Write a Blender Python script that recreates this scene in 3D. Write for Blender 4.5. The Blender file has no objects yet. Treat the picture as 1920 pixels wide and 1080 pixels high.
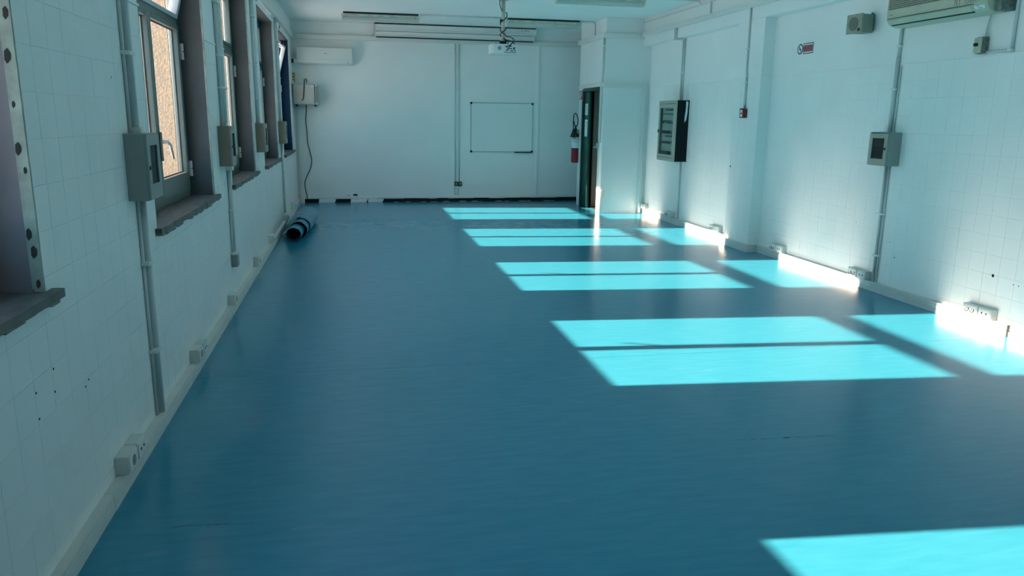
import bpy, bmesh, math, random
from mathutils import Vector, Matrix
random.seed(7)
S = bpy.context.scene
COL = S.collection

# ------------------------------------------------------------------ camera
YAW, PITCH, ROLL, FPX, CAMZ = 0.2030, 0.2198, 0.0135, 1431.3, 1.6
fw = Vector((math.sin(YAW)*math.cos(PITCH), math.cos(YAW)*math.cos(PITCH), -math.sin(PITCH)))
r0 = Vector((math.cos(YAW), -math.sin(YAW), 0)); u0 = r0.cross(fw)
rt = math.cos(ROLL)*r0 + math.sin(ROLL)*u0
up = -math.sin(ROLL)*r0 + math.cos(ROLL)*u0
cam = bpy.data.cameras.new('camera'); cam.sensor_width = 36; cam.lens = FPX/1920*36
cam.clip_start = 0.05
camo = bpy.data.objects.new('camera', cam); COL.objects.link(camo)
camo.matrix_world = Matrix(((rt.x, up.x, -fw.x, 0), (rt.y, up.y, -fw.y, 0), (rt.z, up.z, -fw.z, CAMZ), (0, 0, 0, 1)))
S.camera = camo

# ------------------------------------------------------------------ sky, sun, exposure
SKY, SUN = 2.75, 42.0
SUN_DIR = Vector((1.0, -0.085, -0.432)).normalized()      # direction the light travels
W = bpy.data.worlds.new('sky'); S.world = W; W.use_nodes = True
wn = W.node_tree; bg = wn.nodes['Background']
# clear blue sky, paler towards the horizon, the same all the way round
tc = wn.nodes.new('ShaderNodeTexCoord'); sx = wn.nodes.new('ShaderNodeSeparateXYZ'); rp = wn.nodes.new('ShaderNodeValToRGB')
wn.links.new(tc.outputs['Generated'], sx.inputs[0]); wn.links.new(sx.outputs['Z'], rp.inputs[0])
rp.color_ramp.elements[0].position = 0.0; rp.color_ramp.elements[0].color = (0.40, 0.82, 1.0, 1)
rp.color_ramp.elements[1].position = 0.8; rp.color_ramp.elements[1].color = (0.22, 0.55, 1.0, 1)
wn.links.new(rp.outputs[0], bg.inputs[0]); bg.inputs[1].default_value = SKY
sun = bpy.data.lights.new('sun', 'SUN'); sun.energy = SUN; sun.angle = math.radians(0.6)
sun.color = (1.0, 0.67, 0.50)
suno = bpy.data.objects.new('sun', sun); COL.objects.link(suno)
suno.rotation_euler = SUN_DIR.to_track_quat('-Z', 'Y').to_euler(); suno.location = (-8, 8, 6)
vs = S.view_settings
vs.view_transform = 'Standard'; vs.look = 'None'; vs.exposure = 0.17; vs.gamma = 1.0; vs.use_curve_mapping = False
S.cycles.diffuse_bounces = 5; S.cycles.max_bounces = 8
S.cycles.sample_clamp_indirect = 0.0; S.cycles.blur_glossy = 0.4

# ------------------------------------------------------------------ measures (metres)
LW, RW, PX = -1.045, 4.913, 4.77        # left tile face, right tile face, pilaster and beam face
YF, YB, ZC = 14.68, -1.5, 3.22          # far wall, wall behind the camera, ceiling
DADO = 2.119; TP = 0.153; TZ0 = 0.13    # tile pitch
WIN = [(1.02, 2.80), (4.34, 6.13), (7.00, 8.69), (9.57, 11.35), (12.20, 14.02)]
WZ0, WZ1 = 0.98, 2.83

# ------------------------------------------------------------------ materials
def mat(name, col, rough=0.5, metal=0.0, var=0.0, scale=4.0, stretch=(1, 1, 1), bump=0.0, bscale=60.0, spec=0.5, emit=None):
    m = bpy.data.materials.new(name); m.use_nodes = True
    n = m.node_tree.nodes; l = m.node_tree.links; p = n['Principled BSDF']
    c = tuple(col) + (1,)
    p.inputs['Base Color'].default_value = c; p.inputs['Roughness'].default_value = rough
    p.inputs['Metallic'].default_value = metal; p.inputs['Specular IOR Level'].default_value = spec
    g = n.new('ShaderNodeNewGeometry')
    if var > 0:
        mp = n.new('ShaderNodeMapping'); mp.inputs['Scale'].default_value = stretch
        l.new(g.outputs['Position'], mp.inputs['Vector'])
        t = n.new('ShaderNodeTexNoise'); t.inputs['Scale'].default_value = scale; t.inputs['Detail'].default_value = 6
        l.new(mp.outputs[0], t.inputs['Vector'])
        r = n.new('ShaderNodeValToRGB')
        r.color_ramp.elements[0].position = 0.3; r.color_ramp.elements[1].position = 0.7
        r.color_ramp.elements[0].color = tuple(max(0, x*(1-var)) for x in col) + (1,)
        r.color_ramp.elements[1].color = tuple(min(1, x*(1+var)) for x in col) + (1,)
        l.new(t.outputs['Fac'], r.inputs[0]); l.new(r.outputs[0], p.inputs['Base Color'])
    if bump > 0:
        t2 = n.new('ShaderNodeTexNoise'); t2.inputs['Scale'].default_value = bscale; t2.inputs['Detail'].default_value = 4
        l.new(g.outputs['Position'], t2.inputs['Vector'])
        b = n.new('ShaderNodeBump'); b.inputs['Strength'].default_value = bump; b.inputs['Distance'].default_value = 0.004
        l.new(t2.outputs['Fac'], b.inputs['Height']); l.new(b.outputs[0], p.inputs['Normal'])
    return m

def glass_mat(name, tint=(0.97, 0.99, 0.98), refl=0.07, rough=0.02):
    m = bpy.data.materials.new(name); m.use_nodes = True
    n = m.node_tree.nodes; l = m.node_tree.links
    n.remove(n['Principled BSDF']); o = n['Material Output']
    t = n.new('ShaderNodeBsdfTransparent'); t.inputs[0].default_value = tint + (1,)
    g = n.new('ShaderNodeBsdfGlossy'); g.inputs['Roughness'].default_value = rough
    x = n.new('ShaderNodeMixShader'); x.inputs[0].default_value = refl
    l.new(t.outputs[0], x.inputs[1]); l.new(g.outputs[0], x.inputs[2]); l.new(x.outputs[0], o.inputs[0])
    return m

def cover_mat(name):
    m = bpy.data.materials.new(name); m.use_nodes = True
    n = m.node_tree.nodes; l = m.node_tree.links
    n.remove(n['Principled BSDF']); o = n['Material Output']
    t = n.new('ShaderNodeBsdfTransparent'); t.inputs[0].default_value = (0.90, 0.94, 0.90, 1)
    d = n.new('ShaderNodeBsdfPrincipled'); d.inputs['Base Color'].default_value = (0.72, 0.76, 0.70, 1); d.inputs['Roughness'].default_value = 0.25
    x = n.new('ShaderNodeMixShader'); x.inputs[0].default_value = 0.55
    l.new(t.outputs[0], x.inputs[1]); l.new(d.outputs[0], x.inputs[2]); l.new(x.outputs[0], o.inputs[0])
    return m

def floor_mat():
    m = bpy.data.materials.new('blue_vinyl'); m.use_nodes = True
    n = m.node_tree.nodes; l = m.node_tree.links; p = n['Principled BSDF']
    g = n.new('ShaderNodeNewGeometry')
    def noise(scale, stretch, detail=6):
        mp = n.new('ShaderNodeMapping'); mp.inputs['Scale'].default_value = stretch
        l.new(g.outputs['Position'], mp.inputs['Vector'])
        t = n.new('ShaderNodeTexNoise'); t.inputs['Scale'].default_value = scale; t.inputs['Detail'].default_value = detail
        l.new(mp.outputs[0], t.inputs['Vector']); return t
    a = noise(9, (0.5, 3.0, 1)); r = n.new('ShaderNodeValToRGB')
    r.color_ramp.elements[0].position = 0.34; r.color_ramp.elements[1].position = 0.68
    r.color_ramp.elements[0].color = (0.024, 0.240, 0.362, 1)
    r.color_ramp.elements[1].color = (0.032, 0.268, 0.396, 1)
    l.new(a.outputs['Fac'], r.inputs[0])
    # pale scuffs from foot traffic
    b = noise(5, (0.6, 2.2, 1), 10); r2 = n.new('ShaderNodeValToRGB')
    r2.color_ramp.elements[0].position = 0.66; r2.color_ramp.elements[1].position = 0.80
    l.new(b.outputs['Fac'], r2.inputs[0])
    mx = n.new('ShaderNodeMix'); mx.data_type = 'RGBA'
    mu = n.new('ShaderNodeMath'); mu.operation = 'MULTIPLY'; mu.inputs[1].default_value = 0.35
    l.new(r2.outputs[0], mu.inputs[0]); l.new(mu.outputs[0], mx.inputs['Factor'])
    l.new(r.outputs[0], mx.inputs['A']); mx.inputs['B'].default_value = (0.12, 0.36, 0.46, 1)
    l.new(mx.outputs['Result'], p.inputs['Base Color'])
    p.inputs['Roughness'].default_value = 0.21; p.inputs['Specular IOR Level'].default_value = 0.6; p.inputs['Specular Tint'].default_value = (0.40, 0.68, 0.95, 1)
    t2 = noise(30, (0.4, 1.4, 1), 3); bp_ = n.new('ShaderNodeBump')
    bp_.inputs['Strength'].default_value = 0.012; bp_.inputs['Distance'].default_value = 0.002
    l.new(t2.outputs['Fac'], bp_.inputs['Height']); l.new(bp_.outputs[0], p.inputs['Normal'])
    return m

M = {}
M['paint'] = mat('white_wall_paint', (0.86, 0.88, 0.87), 0.5, var=0.03, scale=1.3, bump=0.06, bscale=25)
M['tile'] = mat('painted_tile', (0.86, 0.88, 0.87), 0.38, var=0.03, scale=2.0, bump=0.04, bscale=18)
M['ceil'] = mat('ceiling_paint', (0.88, 0.90, 0.89), 0.8, var=0.02, scale=1.0)
M['floor'] = floor_mat()
M['slab'] = mat('screed', (0.05, 0.07, 0.08), 0.9, var=0.2)
M['trunk'] = mat('white_trunking_plastic', (0.66, 0.67, 0.64), 0.4, var=0.05, scale=6)
M['pvc'] = mat('white_pvc', (0.76, 0.77, 0.74), 0.35)
M['pipe'] = mat('painted_conduit', (0.62, 0.65, 0.64), 0.4)
M['box_cream'] = mat('cream_box_plastic', (0.38, 0.37, 0.30), 0.45, var=0.05, scale=20)
M['box_beige'] = mat('beige_box_plastic', (0.21, 0.20, 0.15), 0.45, var=0.06, scale=20)
M['box_grey'] = mat('grey_box_plastic', (0.29, 0.31, 0.30), 0.45, var=0.05, scale=9)
M['box_glass'] = glass_mat('smoked_box_window', (0.42, 0.48, 0.46), 0.12, 0.08)
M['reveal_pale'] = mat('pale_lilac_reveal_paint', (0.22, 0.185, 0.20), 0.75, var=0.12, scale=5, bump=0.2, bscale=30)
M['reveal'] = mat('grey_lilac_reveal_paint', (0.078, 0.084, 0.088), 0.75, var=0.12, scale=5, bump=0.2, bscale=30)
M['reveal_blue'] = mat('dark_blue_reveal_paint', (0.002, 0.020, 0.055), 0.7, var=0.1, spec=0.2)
M['bead'] = mat('metal_corner_bead', (0.30, 0.33, 0.28), 0.6, var=0.25, scale=14)
M['rust'] = mat('rust_spot', (0.035, 0.03, 0.025), 0.9)
M['marble'] = mat('grey_marble_sill', (0.115, 0.108, 0.102), 0.55, var=0.35, scale=9, stretch=(3, .8, 1), bump=0.3, bscale=20)
M['mortar'] = mat('broken_mortar', (0.24, 0.25, 0.23), 0.95, var=0.4, scale=20, bump=0.8, bscale=50)
M['alu'] = mat('grey_window_aluminium', (0.17, 0.20, 0.19), 0.4, 0.2)
M['alu_white'] = mat('pale_sash_metal', (0.62, 0.61, 0.64), 0.4)
M['gasket'] = mat('black_gasket', (0.015, 0.015, 0.015), 0.7)
M['pane'] = glass_mat('window_pane')
M['stucco'] = mat('beige_stucco', (0.25, 0.205, 0.15), 0.95, var=0.16, scale=40, bump=0.6, bscale=70)
M['ground'] = mat('outside_ground', (0.54, 0.62, 0.62), 0.95, var=0.1, scale=.6)
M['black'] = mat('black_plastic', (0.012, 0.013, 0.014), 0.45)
M['blackgap'] = mat('dark_glue_strip', (0.018, 0.013, 0.011), 0.95, var=0.5, scale=25)
M['ac_white'] = mat('white_ac_plastic', (0.74, 0.77, 0.75), 0.3)
M['ac_old'] = mat('yellowed_ac_plastic', (0.52, 0.54, 0.41), 0.4, var=0.05, scale=12)
M['ac_grille'] = mat('dusty_ac_grille', (0.20, 0.19, 0.15), 0.8, var=0.35, scale=90)
M['ac_side'] = mat('grey_ac_bracket', (0.17, 0.19, 0.17), 0.6, var=0.4, scale=35)
M['board'] = mat('whiteboard_enamel', (0.84, 0.87, 0.87), 0.18)
M['frame_alu'] = mat('brushed_aluminium', (0.45, 0.47, 0.47), 0.35, 0.7)
M['screen'] = mat('white_screen_case', (0.80, 0.81, 0.79), 0.4)
M['grey_ink'] = mat('grey_ink', (0.25, 0.28, 0.28), 0.8)
M['lamp_tray'] = mat('grey_lamp_tray', (0.55, 0.58, 0.52), 0.5, var=0.15, scale=12)
M['lamp_cover'] = cover_mat('milky_lamp_cover')
M['lamp_tube'] = mat('fluorescent_tube', (0.80, 0.80, 0.76), 0.3)
M['red'] = mat('extinguisher_red', (0.24, 0.004, 0.010), 0.4)
M['red_flat'] = mat('sign_red', (0.36, 0.018, 0.035), 0.5)
M['white_flat'] = mat('paper_white', (0.78, 0.80, 0.82), 0.6, var=0.04, scale=30)
M['label_blue'] = mat('label_print_blue', (0.20, 0.34, 0.50), 0.6)
M['horn_grey'] = mat('grey_horn', (0.26, 0.27, 0.24), 0.6)
M['green_door'] = mat('dark_green_door', (0.008, 0.075, 0.060), 0.35, var=0.15, scale=3)
M['green_frame'] = mat('blackish_green_frame', (0.006, 0.030, 0.028), 0.4)
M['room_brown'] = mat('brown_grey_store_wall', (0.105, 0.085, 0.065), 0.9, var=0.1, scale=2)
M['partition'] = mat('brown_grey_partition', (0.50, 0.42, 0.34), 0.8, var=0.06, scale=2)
M['cab_front'] = mat('greige_cabinet_metal', (0.44, 0.42, 0.36), 0.4, var=0.03)
M['cab_dark'] = mat('black_cabinet_side', (0.006, 0.010, 0.013), 0.6, spec=0.2)
M['cab_glass'] = glass_mat('clear_cabinet_glass', (0.80, 0.86, 0.84), 0.08, 0.05)
M['cab_in'] = mat('cabinet_inside', (0.60, 0.64, 0.62), 0.6)
M['brk'] = mat('breaker_white', (0.55, 0.60, 0.62), 0.5)
M['brk_dark'] = mat('breaker_black', (0.02, 0.025, 0.03), 0.5)
M['orange'] = mat('orange_label', (0.55, 0.27, 0.08), 0.6)
M['speaker'] = mat('beige_speaker_plastic', (0.33, 0.34, 0.26), 0.5, var=0.06, scale=15)
M['mesh_grey'] = mat('speaker_grille', (0.17, 0.18, 0.15), 0.7, var=0.3, scale=200)
M['speaker_side'] = mat('grey_green_speaker_side', (0.21, 0.26, 0.22), 0.5)
M['brass'] = mat('brass', (0.45, 0.30, 0.09), 0.35, 0.8)
M['white_metal'] = mat('white_cabinet_metal', (0.50, 0.49, 0.45), 0.4)
M['cable'] = mat('black_cable', (0.02, 0.022, 0.024), 0.5)
M['roll'] = mat('blue_vinyl_roll', (0.025, 0.22, 0.36), 0.32, var=0.12, scale=6)
M['roll_back'] = mat('dark_vinyl_backing', (0.020, 0.012, 0.012), 0.9)
M['tape'] = mat('white_tape', (0.55, 0.66, 0.70), 0.5)
M['post'] = mat('cream_projector_post', (0.52, 0.52, 0.46), 0.45)
M['hole'] = mat('drill_hole', (0.01, 0.012, 0.014), 0.9)
M['scuff'] = mat('dark_scuff', (0.010, 0.10, 0.13), 0.7, var=0.4, scale=40)

# ------------------------------------------------------------------ mesh helpers
class MB:
    def __init__(s): s.v = []; s.f = []
    def box(s, x0, x1, y0, y1, z0, z1):
        i = len(s.v)
        s.v += [(x, y, z) for x in (x0, x1) for y in (y0, y1) for z in (z0, z1)]
        s.f += [tuple(i+k for k in q) for q in ((0,1,3,2), (4,6,7,5), (0,4,5,1), (2,3,7,6), (0,2,6,4), (1,5,7,3))]
        return s
    def prism(s, pts, axis, a, b):
        """polygon pts (2-D) in the plane across `axis`, extruded from a to b"""
        i = len(s.v); n = len(pts)
        def put(p, t):
            return {'x': (t, p[0], p[1]), 'y': (p[0], t, p[1]), 'z': (p[0], p[1], t)}[axis]
        s.v += [put(p, a) for p in pts] + [put(p, b) for p in pts]
        s.f.append(tuple(i+k for k in range(n))); s.f.append(tuple(i+n+k for k in reversed(range(n))))
        for k in range(n):
            q = (k+1) % n; s.f.append((i+k, i+q, i+n+q, i+n+k))
        return s
    def tube(s, pts, r, n=8, closed=False, cap=True):
        pts = [Vector(p) for p in pts]; i0 = len(s.v); m = len(pts)
        prev = None
        for k, p in enumerate(pts):
            a = pts[k-1] if k > 0 else p; b = pts[k+1] if k < m-1 else p
            d = (b-a).normalized()
            if prev is None:
                x = d.cross(Vector((0, 0, 1)));
                if x.length < 1e-3: x = d.cross(Vector((0, 1, 0)))
            else: x = prev - d*prev.dot(d)
            x.normalize(); prev = x; y = d.cross(x)
            rr = r[k] if isinstance(r, (list, tuple)) else r
            for j in range(n):
                t = 2*math.pi*j/n; s.v.append(tuple(p + x*math.cos(t)*rr + y*math.sin(t)*rr))
        for k in range(m-1):
            for j in range(n):
                q = (j+1) % n
                s.f.append((i0+k*n+j, i0+k*n+q, i0+(k+1)*n+q, i0+(k+1)*n+j))
        if cap:
            s.f.append(tuple(i0+j for j in reversed(range(n)))); s.f.append(tuple(i0+(m-1)*n+j for j in range(n)))
        return s
    def lathe(s, prof, c, n=20):
        """profile of (radius, z) turned about the vertical through c"""
        i0 = len(s.v); m = len(prof)
        for r, z in prof:
            for j in range(n):
                t = 2*math.pi*j/n; s.v.append((c[0]+r*math.cos(t), c[1]+r*math.sin(t), c[2]+z))
        for k in range(m-1):
            for j in range(n):
                q = (j+1) % n; s.f.append((i0+k*n+j, i0+k*n+q, i0+(k+1)*n+q, i0+(k+1)*n+j))
        s.f.append(tuple(i0+j for j in range(n))); s.f.append(tuple(i0+(m-1)*n+j for j in range(n)))
        return s
    def disc(s, c, nrm, r, t, n=16, ry=None):
        """a flat disc of thickness t lying at c and facing nrm"""
        nrm = Vector(nrm).normalized(); c = Vector(c)
        x = nrm.cross(Vector((0, 0, 1)));
        if x.length < 1e-3: x = Vector((1, 0, 0))
        x.normalize(); y = nrm.cross(x); i = len(s.v); ry = ry or r
        for h in (0, t):
            for j in range(n):
                a = 2*math.pi*j/n; s.v.append(tuple(c + x*math.cos(a)*r + y*math.sin(a)*ry + nrm*h))
        s.f.append(tuple(i+j for j in reversed(range(n)))); s.f.append(tuple(i+n+j for j in range(n)))
        for j in range(n):
            q = (j+1) % n; s.f.append((i+j, i+q, i+n+q, i+n+j))
        return s
    def xform(s, f): s.v = [tuple(f(Vector(p))) for p in s.v]; return s
    def build(s, name, material, parent=None, bevel=0.0, smooth=False, segs=2):
        c = [(min(p[k] for p in s.v)+max(p[k] for p in s.v))/2 for k in range(3)]
        base = parent_world(parent)
        me = bpy.data.meshes.new(name)
        me.from_pydata([(p[0]-c[0], p[1]-c[1], p[2]-c[2]) for p in s.v], [], s.f)
        bm = bmesh.new(); bm.from_mesh(me)
        bmesh.ops.recalc_face_normals(bm, faces=bm.faces)
        if bevel > 0:
            es = [e for e in bm.edges if len(e.link_faces) == 2 and e.calc_face_angle() > 0.6]
            bmesh.ops.bevel(bm, geom=es, offset=bevel, segments=segs, affect='EDGES', profile=0.5, clamp_overlap=True)
        bm.to_mesh(me); bm.free()
        if smooth:
            for p in me.polygons: p.use_smooth = True
        elif bevel > 0:
            me.shade_smooth(); me.set_sharp_from_angle(angle=math.radians(50))
        mats = material if isinstance(material, (list, tuple)) else [material]
        for mm in mats: me.materials.append(M[mm])
        o = bpy.data.objects.new(name, me); COL.objects.link(o)
        o.location = Vector(c) - base
        if parent: o.parent = parent
        return o
WORLD = {}
def parent_world(p):
    v = Vector((0, 0, 0))
    while p is not None: v = v + p.location; p = p.parent
    return v
def tag(o, label=None, cat=None, group=None, kind=None):
    if label: o['label'] = label
    if cat: o['category'] = cat
    if group: o['group'] = group
    if kind: o['kind'] = kind
    return o
def thing(name, label, cat, loc, group=None, kind=None):
    o = bpy.data.objects.new(name, None); COL.objects.link(o); o.location = loc; o.empty_display_size = 0.1
    return tag(o, label, cat, group, kind)
def B(x0, x1, y0, y1, z0, z1): return MB().box(x0, x1, y0, y1, z0, z1)

# ================================================================== SETTING
fl = B(LW-.4, RW+.4, YB-.1, YF+.3, -.16, -.003).build('floor', 'slab'); tag(fl, 'bright blue sheet vinyl floor across the whole room', 'floor', kind='structure')
SEAM = 4.78
B(LW-.02, RW+.02, YB, SEAM-.0012, -.003, 0).build('vinyl_sheet', 'floor', fl)
B(LW-.02, RW+.02, SEAM+.0012, YF+.1, -.003, 0).build('vinyl_sheet', 'floor', fl)
# dark scuff marks on the sheet
def scuff(x, y, l, w, a):
    m = MB(); n = 9
    for k in range(n):
        t = (k/(n-1)-.5)*l; ww = w*(.3+random.random())*(1-abs(2*k/(n-1)-1)*.8)
        m.box(x+t-l/n*.35, x+t+l/n*.35, y+a*t-ww/2, y+a*t+ww/2, 0, .0006)
    m.build('scuff_mark', 'scuff', fl)
scuff(-.58, 2.94, .26, .010, -.10); scuff(-.73, 2.95, .08, .008, .2); scuff(2.15, 3.33, .5, .008, -.05); scuff(1.05, 3.35, .12, .006, .1)

ce = B(LW-.4, RW+.4, YB-.1, YF+.3, ZC, ZC+.2).build('ceiling', 'ceil'); tag(ce, 'flat white painted ceiling', 'ceiling', kind='structure')

# ---- left wall with window openings
TT = .0022
LO = LW-.40; LP = LW-TT
m = MB(); ys = [YB-.1]
for a, b in WIN: ys += [a, b]
ys.append(YF+.3)
for k in range(0, len(ys), 2): m.box(LO, LP, ys[k], ys[k+1], -.1, ZC+.05)
for a, b in WIN: m.box(LO, LP, a, b, -.1, WZ0); m.box(LO, LP, a, b, WZ1, ZC+.05)
wl = m.build('wall_left', 'paint'); tag(wl, 'white tiled window wall on the left', 'wall', kind='structure')
m = MB()
for k in range(0, len(ys), 2): m.box(LP, LW-.002, ys[k], ys[k+1], DADO, ZC)
for a, b in WIN: m.box(LP, LW-.002, a, b, WZ1, ZC)
m.build('plaster_band', 'paint', wl)

def bead(x0, x1, y0, y1, wall): B(x0, x1, y0, y1, DADO, DADO+.011).build('dado_bead', 'paint', wall)
for k in range(0, len(ys), 2): bead(LW-.002, LW+.008, ys[k], min(ys[k+1], YF), wl)

def tile_rects(y0, y1, holes, yoff):
    """grid cells of the tiling, cut where an opening crosses them"""
    out = []
    k0 = math.floor((y0-yoff)/TP); k1 = math.ceil((y1-yoff)/TP)
    for k in range(k0, k1):
        for j in range(-1, 13):
            a, b = max(y0, yoff+k*TP), min(y1, yoff+(k+1)*TP); c, d = max(0.0, TZ0+j*TP), TZ0+(j+1)*TP
            if b-a < .012: continue
            ok = True; rest = [(a, b, c, d)]
            for h0, h1, g0, g1 in holes:
                nr = []
                for (p, q, r, s_) in rest:
                    if q <= h0 or p >= h1 or s_ <= g0 or r >= g1: nr.append((p, q, r, s_)); continue
                    if p < h0: nr.append((p, h0, r, s_))
                    if q > h1: nr.append((h1, q, r, s_))
                    pp, qq = max(p, h0), min(q, h1)
                    if r < g0: nr.append((pp, qq, r, g0))
                    if s_ > g1: nr.append((pp, qq, g1, s_))
                rest = nr
            out += [t for t in rest if t[1]-t[0] > .012 and t[3]-t[2] > .012]
    return out
GAP = .0007
GY, GZ = .0007, .0007
tile_cache = {}
def tile_mesh(w, h):
    key = (round(w, 3), round(h, 3))
    if key not in tile_cache:
        t = TT; e = .0007; me = bpy.data.meshes.new('tile')
        v = [(0, -w/2, -h/2), (0, w/2, -h/2), (0, w/2, h/2), (0, -w/2, h/2),
             (t-e, -w/2, -h/2), (t-e, w/2, -h/2), (t-e, w/2, h/2), (t-e, -w/2, h/2),
             (t, -w/2+e, -h/2+e), (t, w/2-e, -h/2+e), (t, w/2-e, h/2-e), (t, -w/2+e, h/2-e)]
        f = [(0, 3, 2, 1), (0, 1, 5, 4), (1, 2, 6, 5), (2, 3, 7, 6), (3, 0, 4, 7), (4, 5, 9, 8), (5, 6, 10, 9), (6, 7, 11, 10), (7, 4, 8, 11), (8, 9, 10, 11)]
        me.from_pydata(v, [], f); me.update(); me.materials.append(M['tile']); tile_cache[key] = me
    return tile_cache[key]
def lay_tiles(wall, plane, sign, rects, pick, nmax):
    """sign +1: tiles face +x from `plane`; -1: they face -x"""
    rects = sorted(rects, key=lambda t: t[0]); base = parent_world(wall); n = 0; rest = MB()
    for a, b, c, d in rects:
        gy, gz = (.0010, .0005) if sign > 0 else (.0004, .0012); w, h = b-a-2*gy, d-c-2*gz; off = random.uniform(-.0003, .0003)
        if pick(a, b) and n < nmax:
            o = bpy.data.objects.new('tile', tile_mesh(w, h)); COL.objects.link(o); o.parent = wall
            o.location = Vector((plane-sign*(TT+off), (a+b)/2, (c+d)/2)) - base
            o.rotation_euler = (0, random.uniform(-.002, .002), random.uniform(-.002, .002)+(0 if sign > 0 else math.pi)); n += 1
        else:
            x0, x1 = sorted((plane-sign*TT, plane+sign*off)); rest.box(x0, x1, a+gy, b-gy, c+gz, d-gz)
    if rest.v: tag(rest.build('tile_field', 'tile', wall), kind='stuff')
HO = [(a-.0, b+.0, WZ0-.03, 9) for a, b in WIN]
lay_tiles(wl, LW, 1, tile_rects(YB, YF-.02, HO, 2.92-TP*40), lambda a, b: a > 1.85, 300)


# ---- right wall: recessed bays, pilaster, beam
m = B(RW+TT, RW+.4, YB-.1, YF+.3, -.1, ZC+.05)
wr = m.build('wall_right', 'paint'); tag(wr, 'white tiled wall with recessed bays on the right', 'wall', kind='structure')
m = MB().box(RW, RW+TT, YB, 8.65, DADO, 2.79).box(RW, RW+TT, 9.29, 12.62, DADO, 2.79)
m.build('plaster_band', 'paint', wr)
PY0, PY1 = 8.64, 9.28
B(PX+TT, RW+TT, PY0+TT, PY1-TT, 0, 2.79).build('pilaster', 'paint', wr)
B(PX, PX+TT, PY0, PY1, DADO, 2.79).build('pilaster_plaster', 'paint', wr)
B(PX+TT, RW+TT, PY0, PY0+TT, DADO, 2.79).build('pilaster_plaster', 'paint', wr)
B(PX, RW+TT, YB, 12.62, 2.79, ZC).build('beam', 'paint', wr, bevel=.006)
bead(RW-.008, RW, YB, PY0, wr); bead(RW-.008, RW, PY1, 12.60, wr); bead(PX-.008, PX, PY0-.008, PY1, wr); bead(PX, RW-.008, PY0-.008, PY0, wr)
lay_tiles(wr, RW, -1, tile_rects(YB, PY0, [], 8.65-TP*70), lambda a, b: a > 4.35, 300)
tf = MB()
for a, b, c, d in tile_rects(PY1, 12.60, [], 9.29): tf.box(RW+random.uniform(-.0003, .0003), RW+TT, a+GAP, b-GAP, c+GAP, d-GAP)
for a, b, c, d in tile_rects(PY0, PY1, [], PY0): tf.box(PX+random.uniform(-.0004, .0004), PX+TT, a+GAP, b-GAP, c+GAP, d-GAP)
for j in range(-1, 13):
    c, d = max(0, TZ0+j*TP), TZ0+(j+1)*TP; tf.box(PX+TT, RW, PY0, PY0+TT, c+GAP, d-GAP)
tag(tf.build('tile_field', 'tile', wr), kind='stuff')

# ---- far wall and wall behind the camera
wf = B(LW-.4, RW+.4, YF, YF+.2, -.1, ZC+.05).build('wall_far', 'paint'); tag(wf, 'plain white wall at the far end', 'wall', kind='structure')
wb_ = B(LW-.4, RW+.4, YB-.2, YB, -.1, ZC+.05).build('wall_back', 'paint'); tag(wb_, 'white wall behind the viewpoint', 'wall', kind='structure')
# torn-off skirting: dark glue strip with plaster remnants
gs = MB(); x = LW+.05
while x < 4.9:
    w = random.uniform(.12, .35); gs.box(x, min(4.9, x+w), YF-.004-random.random()*.003, YF, 0, .066+random.uniform(-.006, .006)); x += w
gs.build('glue_strip', 'blackgap', wf)
for a, b in [(-.68, -.36), (-.10, .22), (.22, .52)]:
    MB().prism([(a, .002), (b-.03, .002), (b, .064), (a+.01, .066)], 'y', YF-.016, YF-.006).build('plaster_remnant', 'paint', wf)
for k in range(14):
    a = .7+k*.24+random.uniform(-.05, .05); w = random.uniform(.06, .2); h = random.uniform(.008, .022)
    MB().prism([(a, .001), (a+w, .001), (a+w*.8, h*.7), (a+w*.45, h), (a+w*.1, h*.5)], 'y', YF-.016, YF-.006).build('plaster_remnant', 'mortar', wf)
B(LW+.05, 4.3, YF-.010, YF, .072, .115).build('skirting_ridge', 'paint', wf, bevel=.003)
B(3.455, 3.500, YF-.022, YF, .115, 2.92).build('joint_cover', 'paint', wf, bevel=.003)
B(2.02, 3.44, YF-.006, YF, .122, .135).build('paint_ridge', 'paint', wf)
MB().prism([(-.05, .125), (.035, .12), (.03, .155), (-.04, .16)], 'y', YF-.005, YF).build('wall_hole', 'hole', wf)
MB().prism([(-.17, .122), (-.11, .122), (-.12, .135)], 'y', YF-.005, YF).build('wall_hole', 'hole', wf)

# ---- store-room box in the far right corner
BX, BY0, BY1 = 4.12, 12.60, 14.05
DY0, DY1, DZ = 12.80, 13.81, 2.11
m = MB().box(BX, RW+.02, BY0, BY0+.08, 0, ZC)                                  # front
m.box(BX, BX+.08, BY0+.08, DY0, 0, ZC).box(BX, BX+.08, DY1, BY1, 0, ZC).box(BX, BX+.08, DY0, DY1, DZ+.03, ZC)
m.box(BX+.08, RW+.02, BY1-.08, BY1, 0, ZC)
ws = m.build('wall_store', 'paint'); tag(ws, 'white boxed-in store corner beside the door', 'wall', kind='structure')
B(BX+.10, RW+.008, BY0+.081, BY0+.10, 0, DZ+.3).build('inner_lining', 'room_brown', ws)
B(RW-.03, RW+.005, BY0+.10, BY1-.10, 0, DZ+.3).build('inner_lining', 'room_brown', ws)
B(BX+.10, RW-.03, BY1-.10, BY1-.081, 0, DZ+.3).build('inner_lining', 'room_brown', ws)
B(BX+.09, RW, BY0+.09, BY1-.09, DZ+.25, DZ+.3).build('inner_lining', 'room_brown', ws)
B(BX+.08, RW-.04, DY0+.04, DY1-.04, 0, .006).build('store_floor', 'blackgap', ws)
B(BX+.14, RW-.035, 13.56, 13.60, .0065, 2.30).build('inner_partition', 'partition', ws)
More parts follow.
